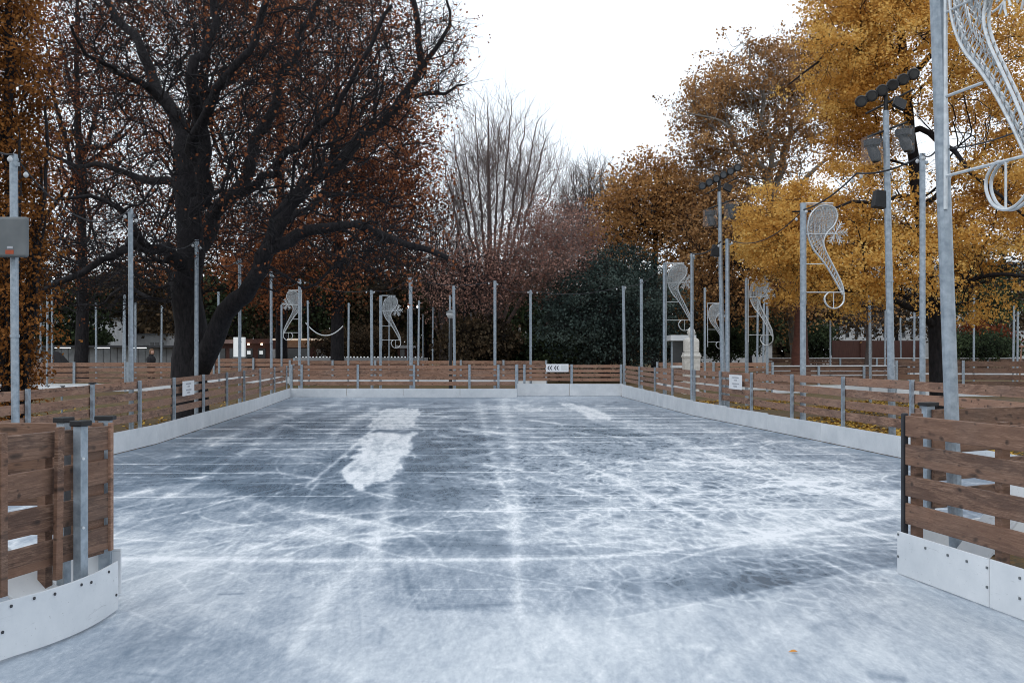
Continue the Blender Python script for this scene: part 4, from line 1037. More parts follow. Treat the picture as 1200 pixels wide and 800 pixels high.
def grow(limbs, targets, bf=.45, step=.5, jit=.05, tip=.008, expo=2.3, droop=0.0, rng=None, skelstep=.35, wob=.05):
    cap = len(targets) * 12 + 6000
    pos = np.zeros((cap, 3)); par = np.full(cap, -1, int); path = np.zeros(cap); minr = np.zeros(cap); n = 0
    for li, (pts, r0, r1) in enumerate(limbs):
        q = crspline(pts, skelstep); m = len(q)
        w = rng.normal(size=(m, 3)) * wob; w[0] = 0; w = (w + np.roll(w, 1, 0)) / 2; q = q + w * (1 if li else .4)
        rs = r0 + (r1 - r0) * np.linspace(0, 1, m) ** .8
        if li == 0: prev = -1; s = 0
        else:
            prev = int(np.argmin(np.linalg.norm(pos[:n] - q[0], axis=1))); s = 1
        for k in range(s, m):
            pos[n] = q[k]; par[n] = prev; path[n] = (path[prev] + np.linalg.norm(q[k] - pos[prev])) if prev >= 0 else 0; minr[n] = rs[k]; prev = n; n += 1
    nb = n
    d0 = np.full(len(targets), 1e9)
    for i in range(0, nb, 3): d0 = np.minimum(d0, np.linalg.norm(targets - pos[i], axis=1))
    order = np.argsort(d0)
    # path measured only lightly on the main limbs
    for ti in order:
        t = targets[ti]; df = pos[:n] - t; dist = np.sqrt((df * df).sum(1)); c = dist + bf * path[:n]
        i = int(np.argmin(c)); L = dist[i]
        if L < .12: continue
        k = max(1, int(math.ceil(L / step)))
        if n + k >= cap: break
        pd = pos[i] - pos[par[i]] if par[i] >= 0 else np.array([0, 0, 1.]); pd = pd / (np.linalg.norm(pd) + 1e-9) * L * .35
        a = pos[i]; b = a + pd; prev = i
        for j in range(1, k + 1):
            u = j / k; p = (1 - u) ** 2 * a + 2 * u * (1 - u) * b + u * u * t if k > 1 else t
            p = p + rng.normal(size=3) * jit * (1 if j < k else .3); p[2] -= droop * math.sin(math.pi * u) * L * .15
            pos[n] = p; par[n] = prev; path[n] = path[prev] + np.linalg.norm(p - pos[prev]); prev = n; n += 1
    pos = pos[:n]; par = par[:n]; minr = minr[:n]
    acc = np.zeros(n); hasc = np.zeros(n, bool); rad = np.zeros(n); best = np.full(n, -1); bestr = np.zeros(n)
    for i in range(n - 1, -1, -1):
        if not hasc[i]: acc[i] = tip ** expo
        r = acc[i] ** (1 / expo); r = max(r, minr[i]); rad[i] = r
        p = par[i]
        if p >= 0:
            acc[p] += acc[i]; hasc[p] = True
            if r > bestr[p]: bestr[p] = r; best[p] = i
    for i in range(n):                      # never thicker than its parent
        if par[i] >= 0: rad[i] = min(rad[i], rad[par[i]] * 1.0)
    return pos, par, rad, best, hasc

def wood(pos, par, rad, best, rmax_sides=((.10, 10), (.035, 6), (.012, 4), (0, 3))):
    V = []; Fq = []; nv = 0
    n = len(pos); starts = [i for i in range(n) if par[i] < 0 or best[par[i]] != i]
    for s in starts:
        ch = [s]; 
        while best[ch[-1]] >= 0: ch.append(best[ch[-1]])
        if par[s] >= 0: ids = [par[s]] + ch; rr = rad[ids].copy(); rr[0] = rr[1]
        else: ids = ch; rr = rad[ids]
        p = pos[ids]; m = len(p)
        if m < 2: continue
        T = np.gradient(p, axis=0); T /= np.linalg.norm(T, axis=1)[:, None] + 1e-9
        ref = np.array([.31, .83, .46]) if abs(T[0] @ np.array([.31, .83, .46])) < .9 else np.array([1., 0, 0])
        A = np.cross(T, ref); A /= np.linalg.norm(A, axis=1)[:, None] + 1e-9; B = np.cross(T, A)
        mr = rr.max(); k = 3
        for lim, kk in rmax_sides:
            if mr >= lim: k = kk; break
        an = np.arange(k) * 2 * math.pi / k
        ring = p[:, None, :] + (A[:, None, :] * np.cos(an)[None, :, None] + B[:, None, :] * np.sin(an)[None, :, None]) * rr[:, None, None]
        V.append(ring.reshape(-1, 3)); i = np.arange(m * k).reshape(m, k) + nv; j = np.roll(i, -1, 1)
        Fq.append(np.stack([i[:-1], j[:-1], j[1:], i[1:]], -1).reshape(-1, 4)); nv += m * k
    return np.concatenate(V), np.concatenate(Fq)

def twigs(starts, dirs, L, r, rng, kink=.35, up=0.0):
    n = len(starts); L = L * (.5 + rng.random(n))[:, None]
    d0 = dirs / (np.linalg.norm(dirs, axis=1)[:, None] + 1e-9)
    p1 = starts + (d0 + rng.normal(size=(n, 3)) * kink * .5) * L * .5
    d1 = d0 + rng.normal(size=(n, 3)) * kink + np.array([0, 0, up]); p2 = p1 + d1 * L * .5
    V = np.zeros((n, 9, 3)); ref = rng.normal(size=(n, 3))
    A = np.cross(d0, ref); A /= np.linalg.norm(A, axis=1)[:, None] + 1e-9; B = np.cross(d0, A)
    for q, (p, rr) in enumerate(((starts, r), (p1, r * .7), (p2, r * .3))):
        for j in range(3):
            an = j * 2.0944; V[:, q * 3 + j] = p + (A * math.cos(an) + B * math.sin(an)) * rr
    base = (np.arange(n) * 9)[:, None, None]; fl = []
    for q in range(2):
        for j in range(3): j2 = (j + 1) % 3; fl.append([q * 3 + j, q * 3 + j2, q * 3 + 3 + j2, q * 3 + 3 + j])
    return V.reshape(-1, 3), (base + np.array(fl)[None]).reshape(-1, 4), p1, p2

def leaves(cent, per, spread, size, rng, flat=.6, clump=None, aspect=.8):
    n = len(cent) * per; c = np.repeat(cent, per, 0) + rng.normal(size=(n, 3)) * np.array([spread, spread, spread * flat])
    nrm = rng.normal(size=(n, 3)) + np.array([0, 0, .4]); nrm /= np.linalg.norm(nrm, axis=1)[:, None]
    a = np.cross(nrm, rng.normal(size=(n, 3))); a /= np.linalg.norm(a, axis=1)[:, None] + 1e-9; b = np.cross(nrm, a)
    s = size * (.6 + .8 * rng.random(n))[:, None]
    V = np.stack([c - a * s * .5, c + b * s * .5 * aspect, c + a * s * .5, c - b * s * .5 * aspect], 1).reshape(-1, 3)
    Fq = np.arange(n * 4).reshape(n, 4)
    return V, Fq, c

def tint_of(c, rng, scale=.8, seed=1, amt=.55):
    t = fbm(c[:, 0] * scale + c[:, 1] * scale * .37, c[:, 2] * scale * 1.3 - c[:, 1] * scale * .2, 3, seed)
    return np.clip(.5 + (t - .5) * amt * 2.2 + rng.normal(size=len(c)) * .17, 0, 1)

def tree(name, label, base, limbs, targets, bark, leafm=None, seed=1, bf=.45, step=.5, tip=.008, twig=(2, .5, .006), lv=None, droop=0,
         group=None, jit=.05, expo=2.3, upk=0.0, keep=None, wob=.05, kink=.35, cat='tree', leaf_thr=.03, skelstep=.35, tscale=.8):
    rng = np.random.default_rng(seed)
    t = empty(name, base, label, cat, group)
    pos, par, rad, best, hasc = grow(limbs, targets, bf, step, jit, tip, expo, droop, rng, skelstep, wob)
    V, Fq = wood(pos, par, rad, best)
    thin = np.where((rad < leaf_thr) & (par >= 0))[0]
    cent = pos[thin]
    if twig and twig[0] > 0:
        idx = np.repeat(thin, twig[0]); pd = pos[idx] - pos[par[idx]]; pd /= np.linalg.norm(pd, axis=1)[:, None] + 1e-9
        dirs = pd * .7 + rng.normal(size=(len(idx), 3)) * .55 + np.array([0, 0, upk])
        V2, F2, p1, p2 = twigs(pos[idx], dirs, twig[1], twig[2], rng, kink, upk * .3)
        sel = rng.random(len(p1)) < .7
        i2 = np.where(sel)[0]; V3, F3, q1, q2 = twigs(p1[i2], (p2 - p1)[i2] + rng.normal(size=(len(i2), 3)) * twig[1] * .3, twig[1] * .6, twig[2] * .7, rng, kink, upk * .3)
        Fq = np.concatenate([Fq, F2 + len(V), F3 + len(V) + len(V2)]); V = np.concatenate([V, V2, V3])
        cent = np.concatenate([p2, q2])
    npmesh('trunk', V, Fq, bark, t, origin=base, sm=True)
    if lv:
        frac, per, spread, size = lv
        c = cent
        if keep is not None: c = c[keep(c, rng)]
        c = c[rng.random(len(c)) < frac]
        LV, LF, lc = leaves(c, per, spread, size, rng)
        npmesh('crown', LV, LF, leafm, t, tint=tint_of(lc, rng, tscale, seed), origin=base)
        print(name, 'nodes', len(pos), 'wood faces', len(Fq), 'leaves', len(LF))
    else: print(name, 'nodes', len(pos), 'wood faces', len(Fq))
    return t

def clump(sc, thr, soft=.12):
    def f(c, r):
        v = (vnoise(c[:, 0] * sc, c[:, 2] * sc * 1.3, 3) + vnoise(c[:, 1] * sc + 7, c[:, 2] * sc * 1.3 + 3, 5) + vnoise(c[:, 0] * sc * 1.1 + 5, c[:, 1] * sc, 8)) / 3
        return r.random(len(c)) < smooth(thr - soft, thr + soft, v)
    return f
LM = {}
LM['rust'] = leaf_mat('rust_oak_leaves', (.06, .023, .013), (.24, .088, .042), (.43, .175, .08))
LM['orange'] = leaf_mat('orange_hornbeam_leaves', (.07, .03, .012), (.27, .112, .035), (.43, .20, .06))
LM['pink'] = leaf_mat('faded_pink_brown_leaves', (.18, .09, .075), (.36, .20, .16), (.50, .31, .25))
LM['gold'] = leaf_mat('gold_brown_leaves', (.16, .075, .03), (.42, .215, .08), (.60, .35, .14))
LM['brown'] = leaf_mat('dry_plane_leaves', (.12, .058, .026), (.38, .205, .088), (.60, .37, .17))
LM['ginkgo'] = leaf_mat('ginkgo_leaves', (.34, .165, .045), (.74, .43, .115), (.92, .68, .25), .52)
LM['yew'] = leaf_mat('yew_needles', (.018, .027, .026), (.05, .072, .065), (.10, .13, .115), .1)
LM['dark'] = leaf_mat('dark_far_leaves', (.025, .021, .018), (.075, .058, .038), (.15, .10, .06), .2)
LM['red'] = leaf_mat('red_bush_leaves', (.06, .015, .01), (.16, .045, .025), (.2, .09, .04))
LM['green'] = leaf_mat('dark_green_bush_leaves', (.018, .026, .018), (.045, .062, .035), (.08, .105, .05), .2)
LM['litter'] = leaf_mat('fallen_yellow_leaves', (.12, .055, .018), (.34, .20, .045), (.58, .38, .09), .1)

def PL(pts, d):  # pixel polyline to 3D, third item is depth offset
    return [tuple(P(p[0], p[1], d + (p[2] if len(p) > 2 else 0))) for p in pts]

# ---- big oak
D0 = 24
base = (GX(224, D0), D0, 0)
limbs = [(PL([(224, 496), (222, 440), (223, 380), (222, 315, -.2), (221, 250, -.2), (216, 200), (213, 173)], D0), .50, .26),
 (PL([(230, 440), (248, 398, -.6), (282, 345, -1.2), (316, 294, -1.8), (345, 277, -2), (385, 268, -2.2), (425, 272, -2.5), (472, 290, -2.6), (515, 300, -2.6)], D0), .33, .06),
 (PL([(305, 308, -1.5), (325, 262, -1.2), (341, 231, -1.2), (367, 210, -1), (399, 194, -.6), (436, 157, 0), (472, 115, .3), (491, 79, .4), (490, 45, .5), (484, 5, .5), (470, -40, .5)], D0), .26, .06),
 (PL([(491, 79, .4), (520, 60, .6), (530, 35, .5), (520, 0, .6)], D0), .09, .03), (PL([(482, 105, .3), (515, 108, 0), (548, 98, 0)], D0), .07, .02),
 (PL([(213, 173), (199, 126, .5), (168, 79, 1), (142, 26, 1.5), (118, -10, 2), (95, -70, 2)], D0), .21, .06),
 (PL([(194, 121, .5), (157, 87, -1), (126, 84, -1.8), (105, 58, -2.5), (70, 30, -3)], D0), .12, .03),
 (PL([(222, 250), (236, 200, -1), (231, 140, -1.5), (231, 79, -2), (247, 26, -2), (255, -50, -2)], D0), .24, .06),
 (PL([(224, 300), (247, 262, 1), (283, 210, 2), (310, 142, 2.4), (341, 79, 2.8), (357, 31, 3), (378, -10, 3), (390, -70, 3)], D0), .25, .06),
 (PL([(226, 190, -1), (262, 105, -2.6), (294, 63, -3), (315, 0, -3.2), (330, -70, -3.4)], D0), .16, .05),
 (PL([(223, 330), (205, 299, -1), (178, 294, -1.8), (157, 283, -2.2), (121, 310, -3), (79, 336, -3.5), (47, 346, -3.6)], D0), .22, .05),
 (PL([(221, 235), (195, 210, 1.5), (165, 205, 2), (105, 194, 2.6), (52, 184, 3)], D0), .15, .04),
 (PL([(170, 293, -2), (140, 260, -2.8), (105, 240, -3.4), (60, 225, -4)], D0), .10, .03),
 (PL([(250, 250, 1), (300, 215, 0), (350, 165, -2), (400, 120, -3), (440, 60, -3.4), (455, 10, -3.6)], D0), .15, .04),
 (PL([(224, 370), (190, 350, 1.5), (140, 345, 3), (90, 360, 4)], D0), .09, .03),
 (PL([(330, 260, -1), (380, 235, 1.5), (430, 225, 3), (480, 240, 4)], D0), .12, .03)]
rg = np.random.default_rng(3)
T = np.concatenate([ell(265, 70, 275, 190, D0, 6.5, 1900, rg, .55), ell(285, 240, 240, 110, D0 - .5, 6, 760, rg, .6), ell(130, 300, 120, 70, D0 - 1, 4.5, 420, rg), ell(430, 120, 105, 130, D0, 4, 420, rg, .6), ell(450, 290, 80, 40, D0 - 2, 2.5, 240, rg), ell(505, 55, 38, 65, D0 + .4, 1.3, 150, rg), ell(520, 105, 34, 26, D0, 1.2, 60, rg)])
tree('oak_tree', 'huge dark oak with a forked trunk and a limb leaning right over the fence', base, limbs, T, M['bark_dark'], LM['rust'], 11, bf=.30, step=.45, tip=.0085,
     twig=(2, .62, .0065), lv=(.16, 4, .16, .075), jit=.08, wob=.13, expo=2.12, keep=lambda c, r: r.random(len(c)) < np.clip(.35 + (c[:, 0] + 7) * .14, .15, 1))

def std_tree(name, label, px, d, top, ells, barkm, leafm, seed, r0=.3, nl=5, **kw):
    """tree from a trunk position and a list of crown ellipsoids (cx,cy,rx,ry,dr,n)"""
    rng = np.random.default_rng(seed); zb = gz(d) if d > 39 else 0; bz = HZ + (CH - zb) / d * F
    c = ells[0]; limbs = [(PL([(px, bz), (px + rng.uniform(-3, 3), (bz + c[1] + c[3] * .5) / 2), (px + (c[0] - px) * .3, c[1] + c[3] * .45), (c[0], c[1] - c[3] * .1), (c[0] + rng.uniform(-6, 6), max(top, c[1] - c[3] * .75))], d), r0, r0 * .15)]
    for e in ells:
        for k in range(nl):
            an = rng.uniform(0, 6.28); q = (e[0] + math.cos(an) * e[2] * .65, e[1] - abs(math.sin(an)) * e[3] * .6 + e[3] * .2, math.sin(an * 2 + k) * e[4] * .6)
            s_ = (px + (c[0] - px) * .3, c[1] + c[3] * rng.uniform(.1, .6))
            m_ = ((s_[0] * .5 + q[0] * .5) + rng.uniform(-5, 5), s_[1] * .4 + q[1] * .6 + e[3] * .1, q[2] * .4)
            limbs.append((PL([s_, m_, q], d), r0 * .42, r0 * .07))
    T = np.concatenate([ell(e[0], e[1], e[2], e[3], d, e[4], e[5], rng, kw.get('bias', .45)) for e in ells]); kw.pop('bias', None)
    T = T[T[:, 2] > zb + kw.pop('zclear', .3)]
    return tree(name, label, (GX(px, d), d, zb), limbs, T, barkm, leafm, seed, **kw)

# ---- rusty trees behind the oak
BT = 'autumn trees behind the oak'
KW = dict(group=BT, twig=(1, .9, .013), tip=.014, step=.9, keep=clump(.5, .40, .07))
std_tree('autumn_tree', 'rust-leaved tree behind the oak, towards the left edge', 95, 53, -80, [(90, 110, 125, 200, 7, 950), (60, 290, 90, 80, 5, 240)], M['bark_dark'], LM['rust'], 21, .42, lv=(1, 15, .42, .155), **KW)
std_tree('autumn_tree', 'rust-leaved tree directly behind the oak trunk', 232, 56, -120, [(240, 50, 130, 170, 7, 900), (250, 275, 115, 75, 5, 420)], M['bark_dark'], LM['rust'], 22, .42, lv=(1, 15, .44, .16), **KW)
std_tree('autumn_tree', 'rust-leaved tree filling the right half of the oak crown', 395, 51, -60, [(395, 130, 118, 150, 6, 1000), (440, 230, 74, 100, 5, 520), (350, 300, 95, 62, 5, 440)], M['bark_dark'], LM['rust'], 23, .42, lv=(1, 16, .40, .15), **KW)
std_tree('autumn_tree', 'tall rust-leaved tree high behind the oak', 330, 60, -200, [(320, -20, 160, 110, 7, 620)], M['bark_dark'], LM['rust'], 24, .42, lv=(1, 14, .46, .17), **KW)
# ---- columnar orange tree at left
d = 15.5; rg = np.random.default_rng(31)
n = 2300; hh = rg.random(n) ** .9 * 9.5 + .35; rr_ = (.26 + .48 * np.clip(hh / 2.2, 0, 1)) * rg.random(n) ** .35 * (1 - .25 * (hh / 10) ** 3); th = rg.random(n) * 6.283
cx = -8.38 - .03 * hh
T = np.stack([cx + rr_ * np.cos(th) * .95, d + rr_ * np.sin(th) * .95, hh], 1)
limbs = [([(-8.2, d, 0), (-8.25, d, 2), (-8.3, d, 5), (-8.3, d, 9.3)], .13, .03)] + [([(-8.2 + .05 * k, d, .1), (-8.2 + .16 * math.cos(k * 1.3), d + .2 * math.sin(k * 1.3), 1.2), (-8.2 + .5 * math.cos(k * 1.3), d + .5 * math.sin(k * 1.3), 4 + k % 3)], .06, .02) for k in range(7)]
tree('columnar_tree', 'dense orange columnar hornbeam at the left edge', (-8.2, d, 0), limbs, T, M['bark_dark'], LM['orange'], 31, bf=.6, step=.35, tip=.006, twig=(1, .25, .005), lv=(1, 14, .10, .058), jit=.03, droop=0, upk=.2, tscale=1.4)
# ---- bare tall tree in the middle
d = 56
def fan(px, d, zb, ends, r0, off=0, bow=.0):
    L = []
    for i, (ex, ey, dz) in enumerate(ends):
        m1 = (px + (ex - px) * .22, zb + (ey - zb) * .30, dz * .3); m2 = (px + (ex - px) * (.62 + bow), zb + (ey - zb) * .64, dz * .7)
        L.append((PL([(px + (i % 3 - 1) * 2, zb), m1, m2, (ex, ey, dz)], d), r0 * (.9 if i == 0 else .5), r0 * .06))
    return L
ends = [(572, 122, 0), (556, 132, 2), (600, 118, -1), (617, 135, 1), (640, 160, -2), (530, 150, 2), (520, 190, -2), (655, 195, 2), (585, 150, 3), (545, 170, -3), (630, 140, 0), (508, 230, 0), (668, 240, 0)]
rg = np.random.default_rng(41)
T = np.concatenate([ell(572, 200, 62, 88, d, 4, 330, rg, .7), ell(612, 225, 66, 88, d, 4, 360, rg, .7), ell(535, 240, 42, 90, d, 3, 190, rg, .7)])
tree('bare_tree', 'tall bare tree with upright twigs against the white sky in the middle', (GX(575, d), d, gz(d)), fan(575, d, 438, ends, .36), T, M['bark_pink'], LM['pink'], 41, bf=.75, step=.6, tip=.010, twig=(2, 1.2, .010), lv=(.16, 2, .3, .13), upk=.85, kink=.25, expo=2.6, jit=.05, keep=lambda c, r: c[:, 2] < 9)
# ---- grey bare trees at the back
d = 78; rg = np.random.default_rng(43)
ends = [(690, 190, 0), (705, 200, 1), (672, 205, -1), (715, 215, 2), (660, 225, 0)]
T = ell(692, 235, 48, 46, d, 4, 520, rg, .5)
tree('bare_tree', 'small grey bare tree on the skyline right of the tall bare tree', (GX(692, d), d, gz(d)), fan(692, d, 434, ends, .3), T, M['bark_mid'], None, 43, bf=.6, step=.8, tip=.018, twig=(2, 1.2, .014), upk=.6, kink=.3)
d = 64; ends = [(520, 250, 0), (500, 235, 1), (540, 240, 0), (485, 270, 0), (560, 270, 0)]
T = ell(520, 290, 60, 75, d, 4, 500, rg, .5)
tree('bare_tree', 'bare twiggy tree low behind the right edge of the oak crown', (GX(520, d), d, gz(d)), fan(520, d, 434, ends, .25), T, M['bark_mid'], LM['pink'], 44, bf=.6, step=.7, tip=.014, twig=(2, 1.0, .012), upk=.4, lv=(.15, 2, .3, .15))
# ---- pink-brown trees
std_tree('pinkish_tree', 'faded pink-brown tree right of the tall bare tree', 640, 52, 250, [(655, 290, 52, 55, 4, 520), (615, 310, 55, 45, 3, 360)], M['bark_pink'], LM['pink'], 51, .22, lv=(.8, 6, .28, .10), twig=(2, .8, .009), tip=.01, step=.6, droop=.5, upk=-.15)
std_tree('pinkish_tree', 'faded pink-brown tree below the tall bare tree, behind the globe lamp', 545, 50, 290, [(545, 325, 62, 40, 4, 480)], M['bark_dark'], LM['pink'], 52, .2, lv=(.7, 5, .28, .10), twig=(2, .8, .009), tip=.01, step=.6, droop=.6, upk=-.2)
# ---- yew
std_tree('yew_tree', 'broad dark green yew reaching the ground behind the far right corner', 710, 50, 300, [(712, 372, 74, 66, 3.5, 900), (675, 385, 45, 50, 3, 330), (760, 375, 42, 60, 3, 330), (725, 325, 45, 36, 3, 260)], M['bark_dark'], LM['yew'], 61, .3, lv=(1, 12, .22, .12), twig=(1, .5, .01), tip=.01, step=.6, bias=.3)
# ---- gold trees in the middle right
std_tree('golden_tree', 'gold-brown tree above the yew', 768, 62, 180, [(772, 235, 62, 52, 5, 620), (815, 270, 60, 55, 5, 380), (735, 275, 40, 40, 4, 220)], M['bark_dark'], LM['gold'], 71, .32, lv=(1, 13, .38, .17), twig=(1, .9, .014), tip=.014, step=.9)
std_tree('golden_tree', 'brown-orange tree behind the farther spotlight mast', 850, 56, 210, [(850, 275, 60, 60, 5, 440), (850, 345, 62, 38, 4, 260), (905, 330, 50, 50, 4, 200)], M['bark_dark'], LM['brown'], 72, .3, lv=(1, 11, .36, .16), twig=(1, .9, .014), tip=.014, step=.8)
# ---- plane tree
d = 58
limbs = [(PL([(936, 438), (932, 380), (920, 300), (907, 240), (898, 205)], d), .50, .32),
 (PL([(905, 235), (915, 200, 1), (922, 165, 1), (945, 140, 2), (962, 105, 2), (975, 70, 2)], d), .26, .06), (PL([(900, 210), (885, 185, -1), (868, 178, -1), (850, 145, -2), (830, 138, -2), (805, 130, -2)], d), .2, .04),
 (PL([(900, 215), (905, 170, -1), (893, 140, -1), (895, 110, -1), (880, 80, -1), (878, 55, -1)], d), .2, .05), (PL([(912, 245), (940, 215, -1), (965, 190, -2), (985, 180, -2)], d), .24, .06),
 (PL([(915, 190), (928, 160, 3), (925, 120, 3), (915, 80, 3), (905, 50, 3)], d), .16, .04), (PL([(900, 225), (870, 215, 2), (835, 200, 2), (805, 195, 3)], d), .16, .04)]
rg = np.random.default_rng(81)
T = np.concatenate([ell(885, 120, 72, 78, d, 4, 620, rg, .5), ell(830, 140, 48, 55, d, 4, 260, rg, .5), ell(940, 110, 70, 80, d, 4, 420, rg, .5), ell(870, 195, 80, 40, d, 4, 280, rg, .5)])
tree('plane_tree', 'tall plane tree with pale grey limbs and sparse brown leaves against the sky', (GX(936, d), d, gz(d)), limbs, T, M['bark_pale'], LM['brown'], 81, bf=.35, step=.75, tip=.014, twig=(1, .75, .011), lv=(1, 16, .24, .155), jit=.1, keep=clump(.6, .43, .05))
# ---- ginkgo
D1 = 25.5
limbs = [(PL([(1100, 488), (1099, 440), (1096, 385), (1088, 330), (1080, 260), (1071, 190), (1063, 120), (1057, 50), (1052, -40), (1048, -110)], D1), .23, .08),
 (PL([(1094, 385), (1075, 362, -.5), (1050, 352, -1), (1020, 343, -1.6), (980, 340, -2)], D1), .12, .03), (PL([(1062, 85), (1035, 75, -.5), (1010, 60, -1), (980, 54, -1.5), (950, 80, -2), (925, 100, -2)], D1), .085, .02),
 (PL([(1060, 70), (1032, 42, .5), (1015, 5, 1), (1000, -40, 1)], D1), .09, .03), (PL([(1070, 150), (1100, 165, -1), (1140, 200, -2), (1200, 255, -3)], D1), .09, .03),
 (PL([(1080, 240), (1120, 210, 1), (1160, 170, 2), (1210, 130, 3)], D1), .09, .03), (PL([(1085, 300), (1040, 285, 1), (990, 270, 2), (940, 262, 3)], D1), .09, .03),
 (PL([(1092, 360), (1130, 330, -1.5), (1180, 325, -2.5), (1240, 320, -3)], D1), .10, .03), (PL([(1078, 230), (1030, 235, -2), (980, 240, -3), (930, 250, -3.5)], D1), .08, .02), (PL([(1060, 100), (1100, 60, -1), (1150, 20, -1), (1180, -40, -1)], D1), .09, .03),
 (PL([(1066, 150), (1020, 140, 1.5), (985, 120, 2.5)], D1), .06, .02)]
rg = np.random.default_rng(91)
T = np.concatenate([ell(1000, 300, 125, 68, D1, 3.6, 700, rg, .4), ell(930, 270, 62, 52, D1, 2.5, 280, rg, .45), ell(1120, 310, 120, 62, D1 - .5, 3.6, 460, rg, .4), ell(1000, 60, 62, 85, D1, 2.8, 330, rg, .5), ell(1060, 20, 90, 120, D1, 3.5, 360, rg, .5),
   ell(1150, 60, 100, 130, D1, 4, 380, rg, .5), ell(1050, 215, 90, 50, D1, 3, 200, rg, .5), ell(1180, 220, 90, 80, D1, 3.5, 240, rg, .5), ell(1010, 150, 45, 40, D1, 2, 80, rg, .5)])
tree('ginkgo_tree', 'golden yellow ginkgo with a dark trunk behind the right rink fence', (GX(1100, D1), D1, 0), limbs, T, M['bark_dark'], LM['ginkgo'], 91, bf=.32, step=.45, tip=.007, twig=(1, .4, .006), lv=(1, 52, .15, .068), jit=.06, tscale=1.1, keep=clump(.62, .465, .05))
# ---- ivy red trunk tree right, grey tree
std_tree('red_trunk_tree', 'broad red-brown trunk left of the red-brown boarding', 938, 52, 300, [(940, 330, 60, 40, 4, 200)], simple('red_brown_trunk', (.06, .022, .016), (.12, .045, .03), 3, .9, stretch=(1, 1, 4)), LM['brown'], 95, .62, lv=(.9, 5, .4, .2), twig=(1, .8, .014), tip=.012, step=.9)
std_tree('grey_tree', 'slim grey-barked tree before the red-brown boarding', 1017, 50, 330, [(1015, 345, 50, 45, 4, 260)], M['bark_mid'], LM['brown'], 96, .26, lv=(.25, 3, .3, .15), twig=(2, .8, .012), tip=.012, step=.7)
# ---- dark background belt
BG = 'dark trees of the background belt'
k = 0
for (px, cy, rx, ry, d, leafk, n, phrase) in ((25, 345, 60, 52, 82, 'dark', 260, 'behind the columnar hornbeam'), (95, 365, 48, 30, 84, 'green', 260, 'above the grey wall with tube lights'), (150, 340, 48, 34, 84, 'dark', 230, 'above the white flat-roofed building'),
      (215, 345, 52, 46, 84, 'dark', 260, 'directly behind the oak trunk'), (275, 355, 46, 44, 82, 'green', 300, 'above the booth with the small lamps'), (335, 345, 52, 50, 80, 'dark', 320, 'above the booth with the lit roof'), (395, 350, 50, 56, 78, 'green', 340, 'right of the booth with the lit roof'),
      (445, 345, 48, 58, 76, 'dark', 340, 'behind the ornament left of the lamp pole'), (500, 360, 50, 50, 80, 'green', 320, 'behind the white roofed kiosk'), (560, 365, 52, 48, 76, 'dark', 320, 'behind the brown shrub'), (625, 360, 50, 45, 74, 'green', 300, 'behind the spiky pavilion'),
      (820, 365, 48, 44, 78, 'dark', 300, 'behind the bust'), (880, 370, 44, 42, 78, 'green', 260, 'right of the farther mast'), (960, 365, 46, 38, 82, 'dark', 220, 'left end of the red-brown boarding'), (1050, 365, 50, 30, 84, 'dark', 180, 'above the red-brown boarding'), (1180, 350, 40, 45, 84, 'dark', 200, 'at the right edge before the white house'),
      (1150, 345, 30, 45, 70, 'green', 170, 'before the white house, right of the thickest pole'), (690, 300, 60, 60, 88, 'dark', 260, 'behind the yew')):
    k += 1
    std_tree('background_tree', 'dark background tree ' + phrase, px, d, cy - ry, [(px, cy, rx, ry, 4, n)], M['bark_dark'], LM[leafk], 100 + k, .25, nl=4, group=BG, lv=(1, 9, .5, .30), twig=(1, .9, .02), tip=.02, step=1.0)
rg = np.random.default_rng(150); n = 60000
Xw = rg.uniform(-110, 110, n); Yw = rg.uniform(118, 132, n); top = 7.5 + 7 * fbm(Xw * .09, Xw * 0, 3, 4) - 3.5 * np.exp(-((Xw - 62) / 14) ** 2); Zw = .2 + top * rg.random(n) ** .8
V, Fq, lc = leaves(np.stack([Xw, Yw, Zw], 1), 1, .4, 1.0, rg)
tag(npmesh('far_woods', V, Fq, LM['dark'], tint=tint_of(lc, rg, .15, 4)), 'dark wooded mass closing the park on the horizon', 'woods', kind='stuff')
# ---- bushes
def bush(label, px, d, cy, rx, ry, leafk, n, seed, name='bush', size=.16):
    zb = gz(d); rng = np.random.default_rng(seed); T = ell(px, cy, rx, ry, d, rx / F * d * .8, n, rng, .4); T = T[T[:, 2] > zb + .1]
    limbs = [(PL([(px, HZ + (CH - zb) / d * F), (px + 1, cy)], d), .06, .02)] + [(PL([(px, HZ + (CH - zb) / d * F - 1), (px + rx * .5 * math.cos(q * 1.1), cy, math.sin(q * 1.1))], d), .04, .01) for q in range(6)]
    tree(name, label, (GX(px, d), d, zb), limbs, T, M['bark_dark'], LM[leafk], seed, lv=(1, 10, .22, size), twig=(1, .4, .01), tip=.008, step=.5, cat='bush')
bush('brown-green shrub behind the far fence right of the globe lamp', 560, 50, 400, 48, 24, 'dark', 420, 201)
bush('low dark shrub under the spiky pavilion', 600, 52, 412, 40, 12, 'green', 260, 202)
bush('red-tinged bush before the white house', 1150, 62, 396, 34, 15, 'red', 320, 203)
bush('dark green hedge bush before the white house at the right edge', 1150, 58, 409, 52, 14, 'green', 420, 204)
bush('dark green bush above the grey wall, far left', 85, 92, 396, 45, 14, 'green', 320, 205, size=.28)
bush('dark bush left end of the red-brown boarding', 955, 64, 402, 26, 20, 'green', 300, 206)
bush('dark low bush right of the bust', 850, 60, 404, 40, 16, 'green', 340, 207)
bush('dark low bush behind the counter with small lights', 425, 64, 404, 60, 16, 'dark', 380, 208)
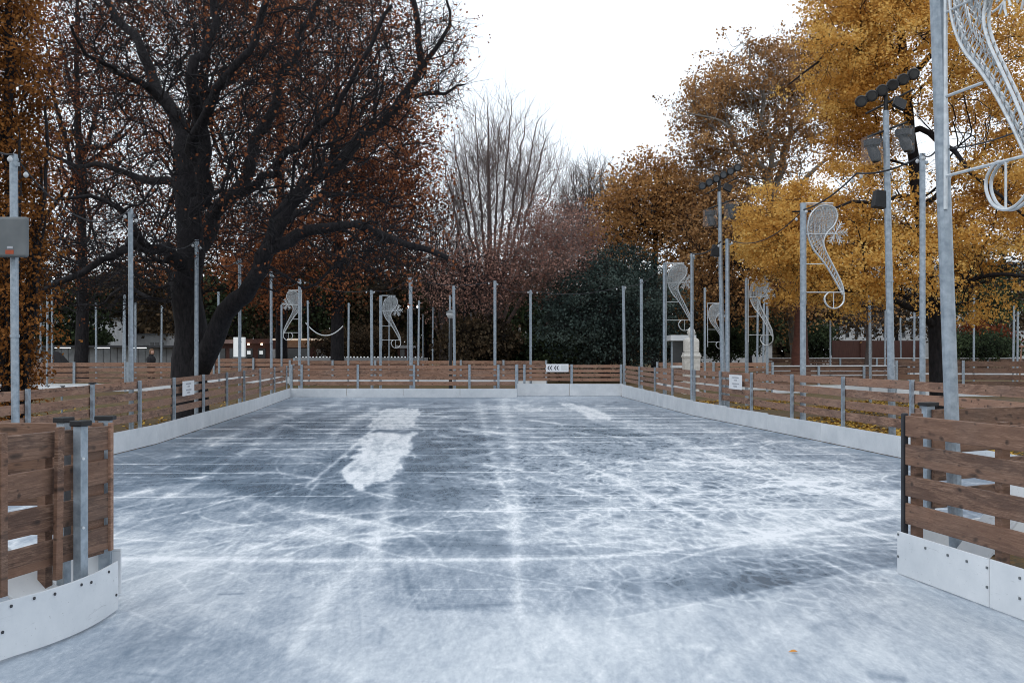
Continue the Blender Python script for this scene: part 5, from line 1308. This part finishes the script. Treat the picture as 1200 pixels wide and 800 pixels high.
bush('dark low bush at the foot of the yew, left', 655, 50, 408, 40, 16, 'green', 300, 209)

# ------------------------------------------------------------------ fallen leaves
rg = np.random.default_rng(300)
def litter(n, x0, x1, y0, y1, size, name, dens=None):
    X = rg.uniform(x0, x1, n * 3); Y = rg.uniform(y0, y1, n * 3); k = fbm(X * .5, Y * .5, 3, 5) > .42
    out = (X > interp(RIGHT, np.clip(Y, 9.7, 37)) + .3) if x0 > 0 else (X < interp(LEFT, np.clip(Y, 6.3, 36)) - .3)
    X = X[k & out][:n]; Y = Y[k & out][:n]; c = np.stack([X, Y, np.clip((Y - 38) * .02, 0, .5) + .005 + rg.random(len(X)) * .03], 1)
    nrm = rg.normal(size=(len(X), 3)) * .35 + np.array([0, 0, 1]); nrm /= np.linalg.norm(nrm, axis=1)[:, None]
    a = np.cross(nrm, rg.normal(size=(len(X), 3))); a /= np.linalg.norm(a, axis=1)[:, None]; b = np.cross(nrm, a); s = size * (.6 + .8 * rg.random(len(X)))[:, None]
    V = np.stack([c - a * s, c + b * s * .7, c + a * s, c - b * s * .7], 1).reshape(-1, 3)
    o = npmesh('fallen_leaves', V, np.arange(len(X) * 4).reshape(-1, 4), LM['litter'], tint=rg.random(len(X))); tag(o, name, 'leaves', kind='stuff')
litter(15000, 5, 16, 10, 34, .05, 'yellow leaves strewn on the ground behind the right rink fence')
litter(1800, -16, -6.8, 8, 34, .045, 'yellow-brown leaves strewn on the ground behind the left rink fence')
p = P(928, 765, F * CH / (765 - HZ)); mb = MB()
for (x, y, z) in ((0, 0, .004), (.018, .012, .014), (.034, 0, .006), (.02, -.014, .010), (.004, .016, .012), (-.02, .004, .003)): mb.v.append(Vector((p.x + x, p.y + y, .004 + z)))
mb.f += [(0, 1, 4), (0, 3, 2), (0, 2, 1), (0, 4, 5)]
o = mb.build('fallen_leaf', simple('orange_leaf', (.5, .2, .04), (.65, .32, .08), 40, .7), loc=(p.x, p.y, 0)); tag(o, 'single small orange leaf lying on the ice near the camera', 'leaf')
